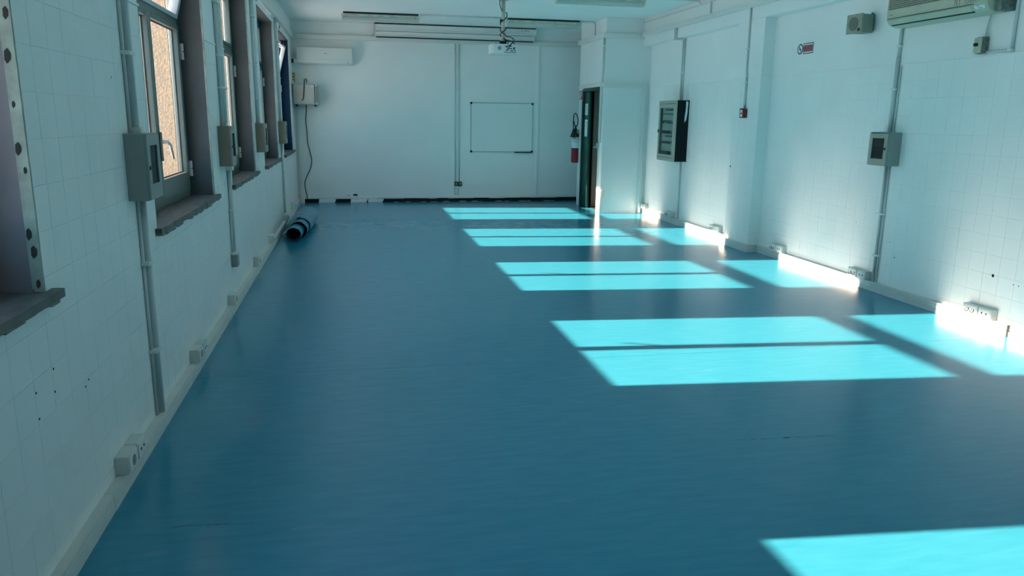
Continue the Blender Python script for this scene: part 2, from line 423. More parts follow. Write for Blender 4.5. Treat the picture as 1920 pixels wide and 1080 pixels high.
# covers along edges of the box
B(BX-.012, RW-.06, BY0-.035, BY0, 2.105, 2.185).build('trim_band', 'pvc', ws, bevel=.003)
B(BX-.02, BX, BY0-.02, BY1, 2.125, 2.19).build('trim_band', 'pvc', ws, bevel=.003)
B(4.795, 4.853, BY0-.035, BY0, 0.0, 2.105).build('corner_cover', 'pvc', ws, bevel=.004)
B(BX-.014, BX+.07, BY0-.014, BY0, 0, .40).build('corner_guard', 'pvc', ws, bevel=.003)
B(BX-.014, BX, BY0, DY0-.046, 0, .40).build('corner_guard', 'pvc', ws, bevel=.003)

# ---- door with green frame and half leaf
d1 = thing('door_1', 'dark green narrow door leaf with papers in the far right corner', 'door', (BX, 13.4, 0), kind='structure')
B(BX-.02, BX+.09, DY1-.055, DY1, 0, DZ).build('door_frame', 'green_frame', d1, bevel=.003)
B(BX-.02, BX+.09, DY0, DY1-.055, DZ-.04, DZ+.03).build('door_frame', 'green_frame', d1, bevel=.003)
B(BX-.012, BX+.02, DY0-.045, DY0, 0, DZ+.02).build('door_frame', 'pvc', d1, bevel=.003)
B(BX-.028, BX-.001, DY1, DY1+.11, 0, 1.92).build('door_frame', 'pvc', d1, bevel=.003)
lf = B(BX+.012, BX+.05, 13.42, DY1-.057, .012, DZ-.045).build('door_leaf', 'green_door', d1, bevel=.004)
B(BX+.008, BX+.012, 13.42, 13.47, .02, DZ-.05).build('leaf_edge', 'green_frame', lf)
for z0, z1 in [(1.66, 1.86), (1.28, 1.58)]:
    pp = B(BX+.008, BX+.0115, 13.52, 13.68, z0, z1).build('notice', 'white_flat', lf)
    ln = MB()
    for k in range(4): ln.box(BX+.0072, BX+.0081, 13.545, 13.655-.02*(k % 2), z1-.05-k*.035, z1-.043-k*.035)
    ln.build('printed_lines', 'grey_ink', lf)
st = B(BX-.04, BX-.0125, DY0-.055, DY0+.01, 1.09, 1.19).build('strike_box', 'frame_alu', d1, bevel=.005)
MB().tube([(BX-.035, DY0+.01, 1.13), (BX-.06, DY0+.03, 1.12), (BX-.06, DY0+.06, 1.11)], .014).build('latch', 'frame_alu', d1, smooth=True)

# ---- mouldings that run round the room below the ceiling
def trim(n, mb, label, bevel=.004):
    o = mb.build('trim_%d' % n, 'pvc', bevel=bevel); return tag(o, label, 'trunking', kind='structure')
trim(1, B(LW, 4.33, YF-.065, YF, 2.915, 2.995), 'white cable trunking along the top of the far wall')
trim(2, B(LW-.002, LW+.055, YB+.01, YF-.065, 2.905, 2.995), 'white cable trunking along the top of the window wall')
trim(3, B(PX-.06, PX, YB+.01, BY0-.06, 2.93, 2.99), 'white cable trunking along the right hand beam')
trim(4, MB().box(BX-.06, PX, BY0-.06, BY0, 2.90, 2.98).box(BX-.06, BX, BY0, BY1, 2.90, 2.98), 'white cable trunking wrapped round the store corner')
trim(5, B(PX-.018, PX, YB+.01, BY0, 3.150, 3.172), 'thin white cable duct just below the ceiling on the right')
trim(6, B(LW+.045, LW+.115, YF-.045, YF, .0, 1.74), 'white vertical trunking in the far left corner')

# ---- baseboard trunking
def prof(x, s, d=.04, h=.092):
    return [(x, 0), (x+s*d, 0), (x+s*d, .036), (x+s*(d-.004), .038), (x+s*(d-.004), .042), (x+s*d, .044), (x+s*d, h-.022), (x+s*(d-.003), h-.020), (x+s*(d-.003), h-.016), (x+s*d, h-.014), (x+s*d, h), (x, h)]
bl = thing('baseboard_left', 'white cable trunking along the foot of the window wall', 'trunking', (LW, 5, 0), kind='structure')
cuts = [YB+.01, 1.15, 3.12, 5.1, 7.1, 9.1, 11.1, 13.1, YF-.05]
for a, b in zip(cuts, cuts[1:]):
    dx = random.uniform(-.002, .001)
    MB().prism([(p[0]+(dx if k in range(1, 11) else 0), p[1]) for k, p in enumerate(prof(LW, 1, h=.078))], 'y', a+.0012, b-.0012).build('trunking_section', 'trunk', bl)
br = thing('baseboard_right', 'white cable trunking along the foot of the right wall', 'trunking', (RW, 8, 0), kind='structure')
for a, b in [(4.79, 6.4), (6.4, PY0-.045), (9.32, 11.0), (11.0, 12.595)]:
    MB().prism(prof(RW, -1), 'y', a+.001, b-.001).build('trunking_section', 'trunk', br)
MB().prism(prof(PX, -1), 'y', PY0-.042, PY1+.03).build('trunking_section', 'trunk', br)
MB().prism(prof(PY0, -1), 'x', PX, RW-.0).build('trunking_section', 'trunk', br)
for z0, z1, dd in [(0, .042, .034), (.05, .088, .030)]:
    for a, b in [(3.0, 4.775), (1.0, 2.995), (YB+.01, .995)]: B(RW-dd, RW, a, b, z0, z1).build('trunking_section', 'trunk', br, bevel=.003)
B(RW-.03, RW, 4.770, 4.790, 0, .085).build('open_end', 'black', br)

# ================================================================== WINDOWS
FX0, FX1 = -1.275, -1.215           # frame depth
def window(n, y0, y1, tilt, blue, label):
    w = thing('window_%d' % n, label, 'window', (LW, (y0+y1)/2, WZ0), kind='structure')
    # inner lining of the reveal, one panel to each side
    bw = .036 if n == 1 else .0125
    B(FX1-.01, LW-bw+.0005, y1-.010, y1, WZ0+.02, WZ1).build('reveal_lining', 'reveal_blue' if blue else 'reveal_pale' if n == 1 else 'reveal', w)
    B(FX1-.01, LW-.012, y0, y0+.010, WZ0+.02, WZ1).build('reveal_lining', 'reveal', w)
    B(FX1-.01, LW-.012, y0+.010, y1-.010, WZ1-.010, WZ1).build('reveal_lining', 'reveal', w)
    # corner beads with ragged edge
    for yy, s in ((y1, -1), (y0, 1)):
        m = MB(); z = WZ0+.03
        while z < WZ1:
            h = random.uniform(.03, .09); e = random.uniform(0, .006)
            a, b = sorted((yy, yy+s*(.011+e*.3))); m.box(LW-(bw if s < 0 else .0125), LW-.001+e*.25, a, b, z, min(WZ1, z+h)); z += h
        bd = m.build('corner_bead', 'bead', w)
        if n == 1 and s < 0:
            for z in (1.03, 1.14, 1.20, 1.41, 1.48, 1.62, 1.77, 1.9):
                m = MB(); r = random.uniform(.007, .016); q = random.uniform(-.026, -.012)
                m.prism([(LW+q-r*.2, z-r*1.6), (LW+q+r*.5, z-r*.7), (LW+q+r*.6, z+r*.5), (LW+q+r*.1, z+r*1.5), (LW+q-r*.5, z+r*.9), (LW+q-r*.6, z-r*.8)], 'y', yy-.0145, yy-.0132)
                m.build('rust_spot', 'rust', bd)
    # sill slab with a broken front edge
    top = []; N = 26; a, b = y0-.045, y1+.055
    for k in range(N+1): top.append((-1.008+random.uniform(-.006, .003), a+(b-a)*k/N))
    poly = [(FX1-.02, y0+.001), (LW-.0, y0+.001), (LW-.0, a)] + top + [(LW-.0, b), (LW-.0, y1-.001), (FX1-.02, y1-.001)]
    sl = MB().prism(poly, 'z', .970, 1.000).build('sill', 'marble', w)
    m = MB()
    for k in range(N):
        yy0, yy1 = a+(b-a)*k/N, a+(b-a)*(k+1)/N; h = random.uniform(.006, .022)
        m.box(LW-.002, -1.016-random.uniform(0, .012), yy0, yy1, .970-h, .970)
    m.build('broken_mortar', 'mortar', sl)
    # fixed frame
    fr = MB()
    fr.box(FX0, FX1, y0+.010, y0+.055, 1.0, WZ1-.01).box(FX0, FX1, y1-.055, y1-.010, 1.0, WZ1-.01)
    fr.box(FX0, FX1, y0+.055, y1-.055, 1.0, 1.045).box(FX0, FX1, y0+.055, y1-.055, 2.748, WZ1-.010)
    fr.box(FX0, FX1, y0+.055, y1-.055, 2.205, 2.262)
    fr.build('frame', 'alu', w, bevel=.004)
    yc = (y0+y1)/2; X0, X1 = FX0+.012, FX1+.012
    # two casements
    for s in (0, 1):
        a, b = (y0+.057, yc-.001) if s == 0 else (yc+.001, y1-.057)
        ga, gb = (y0+.115, yc-.042) if s == 0 else (yc+.042, y1-.115)
        ca = MB().box(X0, X1, a, ga, 1.047, 2.203).box(X0, X1, gb, b, 1.047, 2.203)
        ca.box(X0, X1, ga, gb, 1.047, 1.180).box(X0, X1, ga, gb, 2.172, 2.203)
        sash = ca.build('casement', 'alu', w, bevel=.003)
        B(-1.247, -1.241, ga+.0005, gb-.0005, 1.1805, 2.1715).build('pane', 'pane', sash)
        gk = MB()
        for (p, q, r, t) in ((ga, ga+.006, 1.18, 2.172), (gb-.006, gb, 1.18, 2.172), (ga+.006, gb-.006, 1.18, 1.186), (ga+.006, gb-.006, 2.166, 2.172)):
            gk.box(-1.240, -1.234, p, q, r, t)
        gk.build('gasket', 'gasket', sash)
        hy = y1-.053 if s else y0+.053
        for hz in (1.20, 2.03):
            h = MB().tube([(X1+.012, hy, hz-.055), (X1+.012, hy, hz-.004)], .011).tube([(X1+.012, hy, hz+.004), (X1+.012, hy, hz+.055)], .011)
            h.box(X1-.004, X1+.012, hy-.006, hy+.006, hz-.05, hz+.05); h.build('hinge', 'alu_white', sash)
        if s == 1:
            B(X1, X1+.014, yc+.004, yc+.034, 1.30, 1.48).build('handle_plate', 'alu', sash, bevel=.004)
            MB().tube([(X1+.01, yc+.019, 1.42), (X1+.045, yc+.019, 1.42), (X1+.055, yc+.05, 1.40), (X1+.052, yc+.12, 1.31)], [.011, .010, .009, .007]).build('handle', 'alu_white', sash, smooth=True)
    # top light, hung at its lower edge
    a, b, g0, g1 = y0+.057, y1-.057, y0+.115, y1-.115; z0, z1 = 2.264, 2.746
    th = math.radians(tilt); pv = Vector((X0, 0, z0))
    def rot(p):
        q = p-pv; return pv + Vector((q.x*math.cos(th)+q.z*math.sin(th), q.y, -q.x*math.sin(th)+q.z*math.cos(th)))
    tl = MB().box(X0, X1, a, g0, z0, z1).box(X0, X1, g1, b, z0, z1).box(X0, X1, g0, g1, z0, 2.292).box(X0, X1, g0, g1, 2.712, z1)
    sash = tl.xform(rot).build('top_light', 'alu_white' if tilt else 'alu', w, bevel=.003)
    B(-1.247, -1.241, g0+.0005, g1-.0005, 2.2925, 2.7115).xform(rot).build('pane', 'pane', sash)
    if tilt:
        for yy in (a+.02, b-.02):
            e = rot(Vector((X0, yy, z1-.04)))
            MB().tube([(X1, yy+.02, z1-.02), tuple(e)], .006, 6).build('stay_arm', 'alu_white', sash)
        B(X1, X1+.03, yc-.05, yc+.05, z1-.03, z1+.01).xform(rot).build('catch', 'black', sash, bevel=.003)
    # splayed outer reveal, plastered
    MB().prism([(LO+.16, y1-.03), (LO-.50, y1+.10), (LO-.50, y1+.45), (LO, y1+.45), (LO, y1+.0), (LO+.16, y1)], 'z', WZ0-.25, WZ1+.45).build('outer_reveal', 'stucco', w)
    B(LO-.06, FX0, y0, y1, WZ0-.03, WZ0+.012).build('outer_sill', 'marble', w)
    return w
WLAB = ['nearest window at the left edge with rust spotted corner bead', 'tall window with open top light beside the nearest breaker box',
        'second tall window seen edge-on with grey reveal', 'third window in the row with whole lintel in view', 'farthest window with dark blue reveal and tilted top light']
for i, (a, b) in enumerate(WIN): window(i+1, a, b, 15 if i in (1, 4) else 0, i == 4, WLAB[i])
# ground outside, one storey below
g = B(-60, LO-.02, -40, 60, -4.2, -4.0).build('ground', 'ground'); tag(g, 'pale paved ground outside the windows', 'ground', kind='structure')

# ================================================================== THINGS
def conduit(label, paths, mats_r, clips, loc, cat='conduit', group=None):
    t = thing('conduit_pipe', label, cat, loc, group)
    for pts, r in zip(paths, mats_r): MB().tube(pts, r, 10).build('pipe', 'pipe', t, smooth=True)
    for c in clips: B(*c).build('clip', 'pvc', t, bevel=.002)
    return t
def lclip(y0, y1, z): return (LW, LW+.040, y0-.006, y1+.006, z-.009, z+.009)
def rclip(y0, y1, z, x=RW): return (x-.036, x, y0-.006, y1+.006, z-.009, z+.009)
def vl(y, z0, z1, r, x=LW): return [(x+r+.0005, y, z0), (x+r+.0005, y, z1)]
def vr(y, z0, z1, r, x=RW): return [(x-r-.0005, y, z0), (x-r-.0005, y, z1)]

# ---- breaker boxes and conduits on the window wall
def left_box(y, label, tinted):
    t = thing('breaker_box', label, 'breaker box', (LW, y+.12, 1.19), 'breaker boxes on the window wall')
    d, w, z0, z1 = .088, .24, 1.192, 1.503
    bmat = 'box_grey' if tinted else 'box_beige'
    m = MB().box(LW, LW+.006, y, y+w, z0, z1).box(LW+.006, LW+d, y, y+.006, z0, z1).box(LW+.006, LW+d, y+w-.006, y+w, z0, z1)
    m.box(LW+.006, LW+d, y+.006, y+w-.006, z0, z0+.006).box(LW+.006, LW+d, y+.006, y+w-.006, z1-.006, z1)
    m.build('body', bmat, t)
    X = LW+d
    m = MB().box(X, X+.012, y+.004, y+.055, z0+.004, z1-.004).box(X, X+.012, y+w-.05, y+w-.004, z0+.004, z1-.004)
    m.box(X, X+.012, y+.055, y+w-.05, z0+.004, z0+.075).box(X, X+.012, y+.055, y+w-.05, z1-.055, z1-.004)
    dr = m.build('door', 'box_grey', t)
    B(X+.004, X+.007, y+.055, y+w-.05, z0+.075, z1-.055).build('window_pane', 'box_glass', dr)
    MB().disc((X+.012, y+.028, 1.345), (1, 0, 0), .010, .006).build('lock', 'black', dr)
    B(LW+.006, LW+.05, y+.04, y+w-.04, 1.30, 1.36).build('breaker_row', 'brk', t)
    return t
left_box(3.87, 'grey breaker box nearest on the window wall, beside the tilted-open window', True)
left_box(6.42, 'beige breaker box second along the window wall, between two tall windows', False)
left_box(8.83, 'beige breaker box third along the window wall, before the window with lintel', False)
left_box(11.47, 'small looking beige breaker box farthest along the window wall, by the blue reveal', False)

conduit('thick and thin white conduit running up from the nearest grey breaker box',
        [vl(4.035, 1.503, 2.905, .017), vl(3.975, 1.503, 2.905, .008)], [.017, .008],
        [lclip(3.965, 4.055, 1.87), lclip(3.965, 4.055, 2.55), (LW, LW+.046, 4.006, 4.064, 1.503, 1.53)], (LW, 4.0, 1.503))
conduit('thick and thin white conduit below the nearest grey breaker box',
        [vl(4.035, .079, 1.192, .017), vl(3.985, .079, 1.192, .008)], [.017, .008],
        [lclip(3.975, 4.055, .87), lclip(3.975, 4.055, .42)], (LW, 4.0, .079))
conduit('twin white conduit running up from the second beige breaker box',
        [vl(6.60, 1.503, 2.905, .015), vl(6.69, 1.503, 2.905, .015), vl(6.80, 1.52, 2.905, .011), ], [.015, .015, .011],
        [lclip(6.58, 6.71, 1.8), lclip(6.58, 6.71, 2.05), lclip(6.78, 6.82, 1.8), lclip(6.58, 6.71, 2.45)], (LW, 6.65, 1.503))
conduit('twin white conduit between the second breaker box and the grey junction box',
        [vl(6.74, .46, 1.192, .017), [(LW+.012, 6.685, .46), (LW+.012, 6.70, .60), (LW+.012, 6.715, .74), (LW+.012, 6.715, .82)]], [.017, .008],
        [lclip(6.70, 6.76, .81), (LW, LW+.05, 6.70, 6.80, 1.14, 1.17)], (LW, 6.72, .46))
jb = thing('junction_box', 'small grey junction box on the window wall under the second breaker box', 'junction box', (LW, 6.72, .33))
B(LW, LW+.05, 6.665, 6.775, .335, .452).build('body', 'box_grey', jb, bevel=.004)
B(LW, LW+.056, 6.662, 6.778, .440, .455).build('lid_rim', 'pvc', jb, bevel=.002)
conduit('twin white conduit running up from the third beige breaker box',
        [vl(8.95, 1.503, 2.905, .014), vl(9.05, 1.503, 2.905, .014)], [.014, .014], [lclip(8.93, 9.07, 1.76), lclip(8.93, 9.07, 2.15), lclip(8.93, 9.07, 2.62)], (LW, 9.0, 1.503))
conduit('twin white conduit running up from the farthest beige breaker box',
        [vl(11.62, 1.503, 2.905, .014), vl(11.74, 1.503, 2.905, .014)], [.014, .014], [lclip(11.6, 11.76, 1.8), lclip(11.6, 11.76, 2.2), lclip(11.6, 11.76, 2.6)], (LW, 11.7, 1.503))
conduit('single white conduit below the farthest beige breaker box',
        [vl(11.70, .180, 1.192, .015)], [.015], [lclip(11.68, 11.72, .8), lclip(11.68, 11.72, .4)], (LW, 11.7, .180))
# hooks above the third pier
for i, (y, lab) in enumerate([(9.50, 'thin wire hook over the third window lintel corner'), (12.35, 'thin wire loop beside the farthest window lintel')]):
    pts = [(LW+.012, y+.05*math.cos(a), 2.88+.035*math.sin(a)) for a in [math.pi*k/7*1.3+2.4 for k in range(8)]]
    h = thing('wire_hook', lab, 'hook', (LW, y, 2.88)); MB().tube(pts, .003, 6).build('wire', 'cable', h, smooth=True)
    MB().tube([(LW, pts[0][1], pts[0][2]), pts[0]], .004, 6).build('nail', 'frame_alu', h)

# ---- sockets on the trunking
def socket_unit(t, x, s, y0, y1, z0, z1, d, face):
    """box standing on the trunking; s = +1 on the left wall, -1 on the right"""
    a, b = sorted((x, x+s*d))
    body = B(a, b, y0, y1, z0, z1).build('socket_box', 'trunk', t, bevel=.003)
    f0, f1 = sorted((x+s*d, x+s*(d+.006)))
    B(f0, f1, y0+.007, y1-.007, z0+.006, z1-.008).build('face_plate', 'pvc', body, bevel=.002)
    xf = x+s*(d+.006); yc = (y0+y1)/2; zc = (z0+z1)/2; nr = (s, 0, 0)
    if face == 'holes':
        for q in (-.022, .022): MB().disc((xf, yc+q, zc), nr, .0075, .0012, 12).build('hole', 'hole', body)
    elif face == 'covers':
        for q in (-.027, .027):
            pts = [(xf+s*.002, yc+q+.021*math.cos(k/9*3.4+2.6*1.0), zc+.021*math.sin(k/9*3.4+2.6)) for k in range(10)]
            MB().tube(pts, .0035, 6).build('cover_edge', 'black', body)
            MB().disc((xf, yc+q, zc+.004), nr, .004, .0012, 8).build('hole', 'hole', body)
    else:
        MB().disc((xf, yc, zc), nr, .024, .002, 18).build('socket_ring', 'horn_grey', body)
def socket_pair(x, s, y, label, kinds, ws=(.135, .125), z=.0925, d=.06, group='socket boxes on the trunking', h=.082):
    t = thing('socket_unit', label, 'socket', (x, y, z), group); yy = y
    for w, k in zip(ws, kinds):
        socket_unit(t, x, s, yy, yy+w, z, z+h, d, k); yy += w+.012
    return t
GL, GR = 'socket boxes on the window wall trunking', 'socket boxes on the right wall trunking'
socket_pair(LW, 1, 3.29, 'white socket box nearest on the left trunking, with a round outlet', ('ring', 'holes'), (.13, .12), d=.055, z=.0785, group=GL)
socket_pair(LW, 1, 4.85, 'white socket box second on the left trunking, below the open-light window', ('ring', 'holes'), (.13, .12), d=.055, z=.0785, group=GL)
socket_pair(LW, 1, 6.36, 'white socket box on the left trunking below the grey junction box', ('ring',), (.13,), d=.055, z=.0785, group=GL)
socket_pair(LW, 1, 8.02, 'white socket box on the left trunking just before the vinyl roll', ('ring',), (.13,), d=.055, z=.0785, group=GL, h=.1)
socket_pair(LW, 1, 9.48, 'white socket box on the left trunking beside the front of the vinyl roll', ('ring',), (.13,), d=.055, z=.0785, group=GL, h=.1)
socket_pair(LW, 1, 11.56, 'white socket box on the left trunking under the farthest conduit', ('ring',), (.22,), d=.055, z=.0785, group=GL, h=.1)
socket_pair(LW, 1, 13.0, 'white socket box farthest on the left trunking, near the corner', ('ring',), (.2,), d=.05, z=.0785, group=GL, h=.1)
socket_pair(RW, -1, 4.93, 'white socket pair nearest on the right trunking, in the sunlit end', ('holes', 'covers'), (.125, .15), d=.063, group=GR)
socket_pair(RW, -1, 6.46, 'white socket pair on the right trunking beside the conduit of the breaker box', ('holes', 'covers'), (.13, .14), d=.063, group=GR)
socket_pair(RW, -1, 7.98, 'white socket pair on the right trunking just before the pilaster', ('holes', 'covers'), (.13, .14), d=.063, group=GR)
socket_pair(RW, -1, 9.60, 'white socket pair on the right trunking just behind the pilaster', ('holes', 'covers'), (.14, .14), d=.063, group=GR)
socket_pair(RW, -1, 11.22, 'white socket pair on the right trunking below the black-sided cabinet', ('holes', 'covers'), (.13, .13), d=.063, group=GR)
socket_pair(RW, -1, 12.36, 'single white socket box farthest on the right trunking, by the store corner', ('covers',), (.19,), d=.063, group=GR)

# ---- breaker box on the right wall
def right_box():
    t = thing('breaker_box', 'beige breaker box with small window on the right wall beside the conduit', 'breaker box', (RW, 6.39, 1.205))
    y0, y1, z0, z1, d = 6.262, 6.530, 1.207, 1.512, .13; X = RW-d
    m = MB().box(RW-.005, RW, y0, y1, z0, z1).box(X, RW-.005, y0, y0+.006, z0, z1).box(X, RW-.005, y1-.006, y1, z0, z1)
    m.box(X, RW-.005, y0+.006, y1-.006, z0, z0+.006).box(X, RW-.005, y0+.006, y1-.006, z1-.006, z1)
    m.build('body', 'box_grey', t)
    a, b, c, e = y0+.052, y1-.048, z0+.062, z1-.055
    m = MB().box(X-.012, X, y0+.006, a, z0+.006, z1-.012).box(X-.012, X, b, y1-.006, z0+.006, z1-.012).box(X-.012, X, a, b, z0+.006, c).box(X-.012, X, a, b, e, z1-.012)
    dr = m.build('door', 'box_cream', t)
    B(X-.006, X-.003, a, b, c, e).build('window_pane', 'box_glass', dr)
    MB().disc((X-.012, y0+.032, 1.362), (-1, 0, 0), .011, .008).build('lock', 'black', dr)
    B(X+.035, X+.04, y0+.01, y1-.01, z0+.01, z1-.01).build('inner_cover', 'box_cream', t)
    B(X+.015, X+.034, y0+.05, y1-.05, 1.352, 1.392).build('breaker_row', 'brk', t)
    for k in range(4): B(X+.006, X+.015, y0+.062+k*.04, y0+.088+k*.04, 1.362, 1.380).build('switch', 'brk_dark', t)
    B(X+.033, X+.0348, y0+.06, y1-.06, 1.328, 1.340).build('label_strip', 'orange', t)
right_box()
conduit('white conduit rising from the right wall breaker box to the yellowed air conditioner',
        [vr(6.42, 1.512, 2.18, .017), [(RW-.0175, 6.42, 2.18), (RW-.016, 6.42, 2.47)], vr(6.375, 1.512, 2.10, .006)], [.019, .015, .006], [rclip(6.395, 6.445, 2.28), rclip(6.395, 6.445, 1.9)], (RW, 6.42, 1.512))
conduit('twin white conduit below the right wall breaker box',
        [vr(6.415, .092, 1.207, .013), vr(6.375, .092, 1.207, .010)], [.013, .010], [rclip(6.36, 6.43, .75), rclip(6.36, 6.43, .35)], (RW, 6.4, .092))

# ---- cabinet with glazed door and black side
def cabinet():
    t = thing('distribution_cabinet', 'tall grey distribution cabinet with glazed door and black side on the right wall', 'cabinet', (RW, 11.25, .975))
    y0, y1, z0, z1 = 10.935, 11.60, .978, 1.882; X = RW-.19
    B(X, RW, y0, y0+.008, z0, z1).build('side_panel', 'cab_dark', t)
    B(X, RW, y1-.008, y1, z0, z1).build('side_panel', 'cab_dark', t)
    MB().box(X, RW, y0+.008, y1-.008, z0, z0+.008).box(X, RW, y0+.008, y1-.008, z1-.008, z1).build('shell', 'cab_front', t)
    B(RW-.01, RW, y0+.008, y1-.008, z0+.008, z1-.008).build('back_panel', 'cab_in', t)
    a, b, c, e = y0+.095, y1-.05, z0+.095, z1-.11
    m = MB().box(X-.016, X, y0, a, z0, z1).box(X-.016, X, b, y1, z0, z1).box(X-.016, X, a, b, z0, c).box(X-.016, X, a, b, e, z1)
    dr = m.build('door', 'cab_front', t)
    B(X-.009, X-.006, a, b, c, e).build('glass', 'cab_glass', dr)
    B(X-.018, X-.016, y0+.02, y1-.02, z1-.052, z1-.046).build('door_groove', 'gasket', dr)
    B(X-.018, X-.016, y0+.02, y1-.02, z0+.05, z0+.056).build('door_groove', 'gasket', dr)
    B(X-.030, X-.016, y1-.03, y1-.012, 1.40, 1.45).build('door_latch', 'black', dr, bevel=.003)
    for k, z in enumerate((1.18, 1.33, 1.49, 1.64, 1.73)):
        B(X+.03, X+.06, a-.05, b, z-.055, z+.055).build('cover_plate', 'cab_in', t, bevel=.003)
    for k, z in enumerate((1.735, 1.545, 1.345)):
        row = B(X+.012, X+.03, a, b-.13 if k else b-.08, z-.02, z+.02).build('breaker_row', 'brk', t)
        for q in range(6): B(X+.004, X+.012, a+.02+q*.055, a+.05+q*.055, z-.004, z+.016).build('switch', 'brk_dark', row)
    m = MB().prism([(RW-.055, 1.87), (RW-.02, 1.86), (RW-.025, 1.70), (RW-.035, 1.62), (RW-.045, 1.57), (RW-.055, 1.60), (RW-.07, 1.55), (RW-.065, 1.66), (RW-.055, 1.75)], 'y', y0-.0015, y0-.0005)
    m.build('torn_sticker', 'white_flat', t)
cabinet()
conduit('twin white conduit climbing from the black-sided cabinet to the underside of the beam',
        [[(RW-.014, 11.20, 1.882), (RW-.014, 11.20, 2.76)], [(RW-.014, 11.26, 1.882), (RW-.014, 11.26, 2.76)]], [.013, .013],
        [rclip(11.19, 11.27, 2.3)], (RW, 11.2, 1.882))
conduit('short twin white conduit bent round the beam above the black-sided cabinet',
        [[(RW-.014, 11.20, 2.7605), (RW-.016, 11.20, 2.774), (PX-.014, 11.20, 2.774), (PX-.0145, 11.20, 2.93)], [(RW-.014, 11.26, 2.7605), (RW-.016, 11.26, 2.774), (PX-.014, 11.26, 2.774), (PX-.0145, 11.26, 2.93)]], [.013, .013], [], (PX, 11.2, 2.76))
conduit('single white conduit below the black-sided cabinet', [vr(11.10, .092, .978, .013)], [.013], [rclip(11.09, 11.11, .5)], (RW, 11.1, .092))

# ---- fire call point on the pilaster
t = thing('fire_call_point', 'red fire call point on the white pilaster', 'call point', (PX, 8.97, 1.63))
B(PX-.045, PX, 8.905, 9.02, 1.632, 1.742).build('body', 'red', t, bevel=.004)
B(PX-.048, PX-.0451, 8.945, 8.995, 1.645, 1.728).build('press_plate', 'white_flat', t)
B(PX-.050, PX-.0481, 8.955, 8.985, 1.675, 1.695).build('arrow_mark', 'black', t)
B(PX-.047, PX-.0451, 8.905, 9.02, 1.742, 1.748).build('lid', 'black', t)
conduit('white conduit up the pilaster above the red call point',
        [vr(8.965, 1.748, 2.12, .012, PX), [(PX-.0125, 8.965, 2.12), (PX-.0125, 8.985, 2.2), (PX-.0125, 8.985, 2.93)]], [.013, .011],
        [rclip(8.955, 8.975, 2.06, PX), rclip(8.97, 9.0, 2.46, PX)], (PX, 8.965, 1.748))

# ---- no smoking sign
t = thing('no_smoking_sign', 'small red and white prohibition sign high on the right wall', 'sign', (RW, 7.98, 2.33))
MB().disc((RW, 8.082, 2.385), (-1, 0, 0), .056, .002, 28).build('disc_rim', 'brk_dark', t)
MB().disc((RW-.002, 8.082, 2.385), (-1, 0, 0), .043, .0008, 28).build('disc_face', 'white_flat', t)
m = MB().box(-.0015, 0, -.05, .05, -.006, .006)
m.xform(lambda p: Vector((RW-.003+p.x*.5, 8.082+p.y*.75*math.cos(.9)-p.z*math.sin(.9), 2.385-p.y*.75*math.sin(.9)*-1+p.z*math.cos(.9)))).build('slash', 'brk_dark', t)
B(RW-.0036, RW-.0028, 8.055, 8.108, 2.380, 2.388).build('cigarette', 'brk_dark', t)
B(RW-.0014, RW, 7.828, 8.024, 2.328, 2.440).build('plate', 'brk_dark', t)
B(RW-.0022, RW-.0015, 7.838, 8.014, 2.336, 2.432).build('plate_face', 'white_flat', t)
B(RW-.0030, RW-.0023, 7.842, 8.010, 2.350, 2.418).build('red_field', 'red_flat', t)
for k in range(4): B(RW-.0036, RW-.0031, 7.86, 7.995-.012*(k % 2), 2.360+k*.014, 2.364+k*.014).build('text_line', 'horn_grey', t)

# ---- loudspeaker
def speaker():
    t = thing('wall_speaker', 'beige wedge-shaped wall loudspeaker with round grille', 'loudspeaker', (RW, 6.83, 2.43))
    # plan: front face turned slightly, tapered body back to the wall
    z0, z1 = 2.432, 2.602
    plan = [(RW-.175, 6.985), (RW-.165, 6.785), (RW-.03, 6.81), (RW-.03, 6.93)]
    body = MB().prism(plan, 'z', z0, z1).build('body', 'speaker_side', t, bevel=.006)
    fr = MB().prism([(RW-.195, 6.99), (RW-.185, 6.775), (RW-.166, 6.775), (RW-.176, 6.99)], 'z', z0-.004, z1+.004).build('front_frame', 'speaker', t, bevel=.004)
    MB().disc((RW-.191, 6.885, 2.517), (-1, -.05, 0), .062, .006, 28).build('grille', 'mesh_grey', t)
    B(RW-.196, RW-.187, 6.79, 6.812, 2.446, 2.470).build('badge', 'black', t)
    B(RW-.029, RW, 6.845, 6.895, z0+.02, z1+.01).build('bracket', 'black', t, bevel=.003)
    for y in (6.80, 6.93): MB().lathe([(.010, 0), (.010, .012)], (RW-.06, y, z1), 10).build('bracket_knob', 'black', t)
speaker()

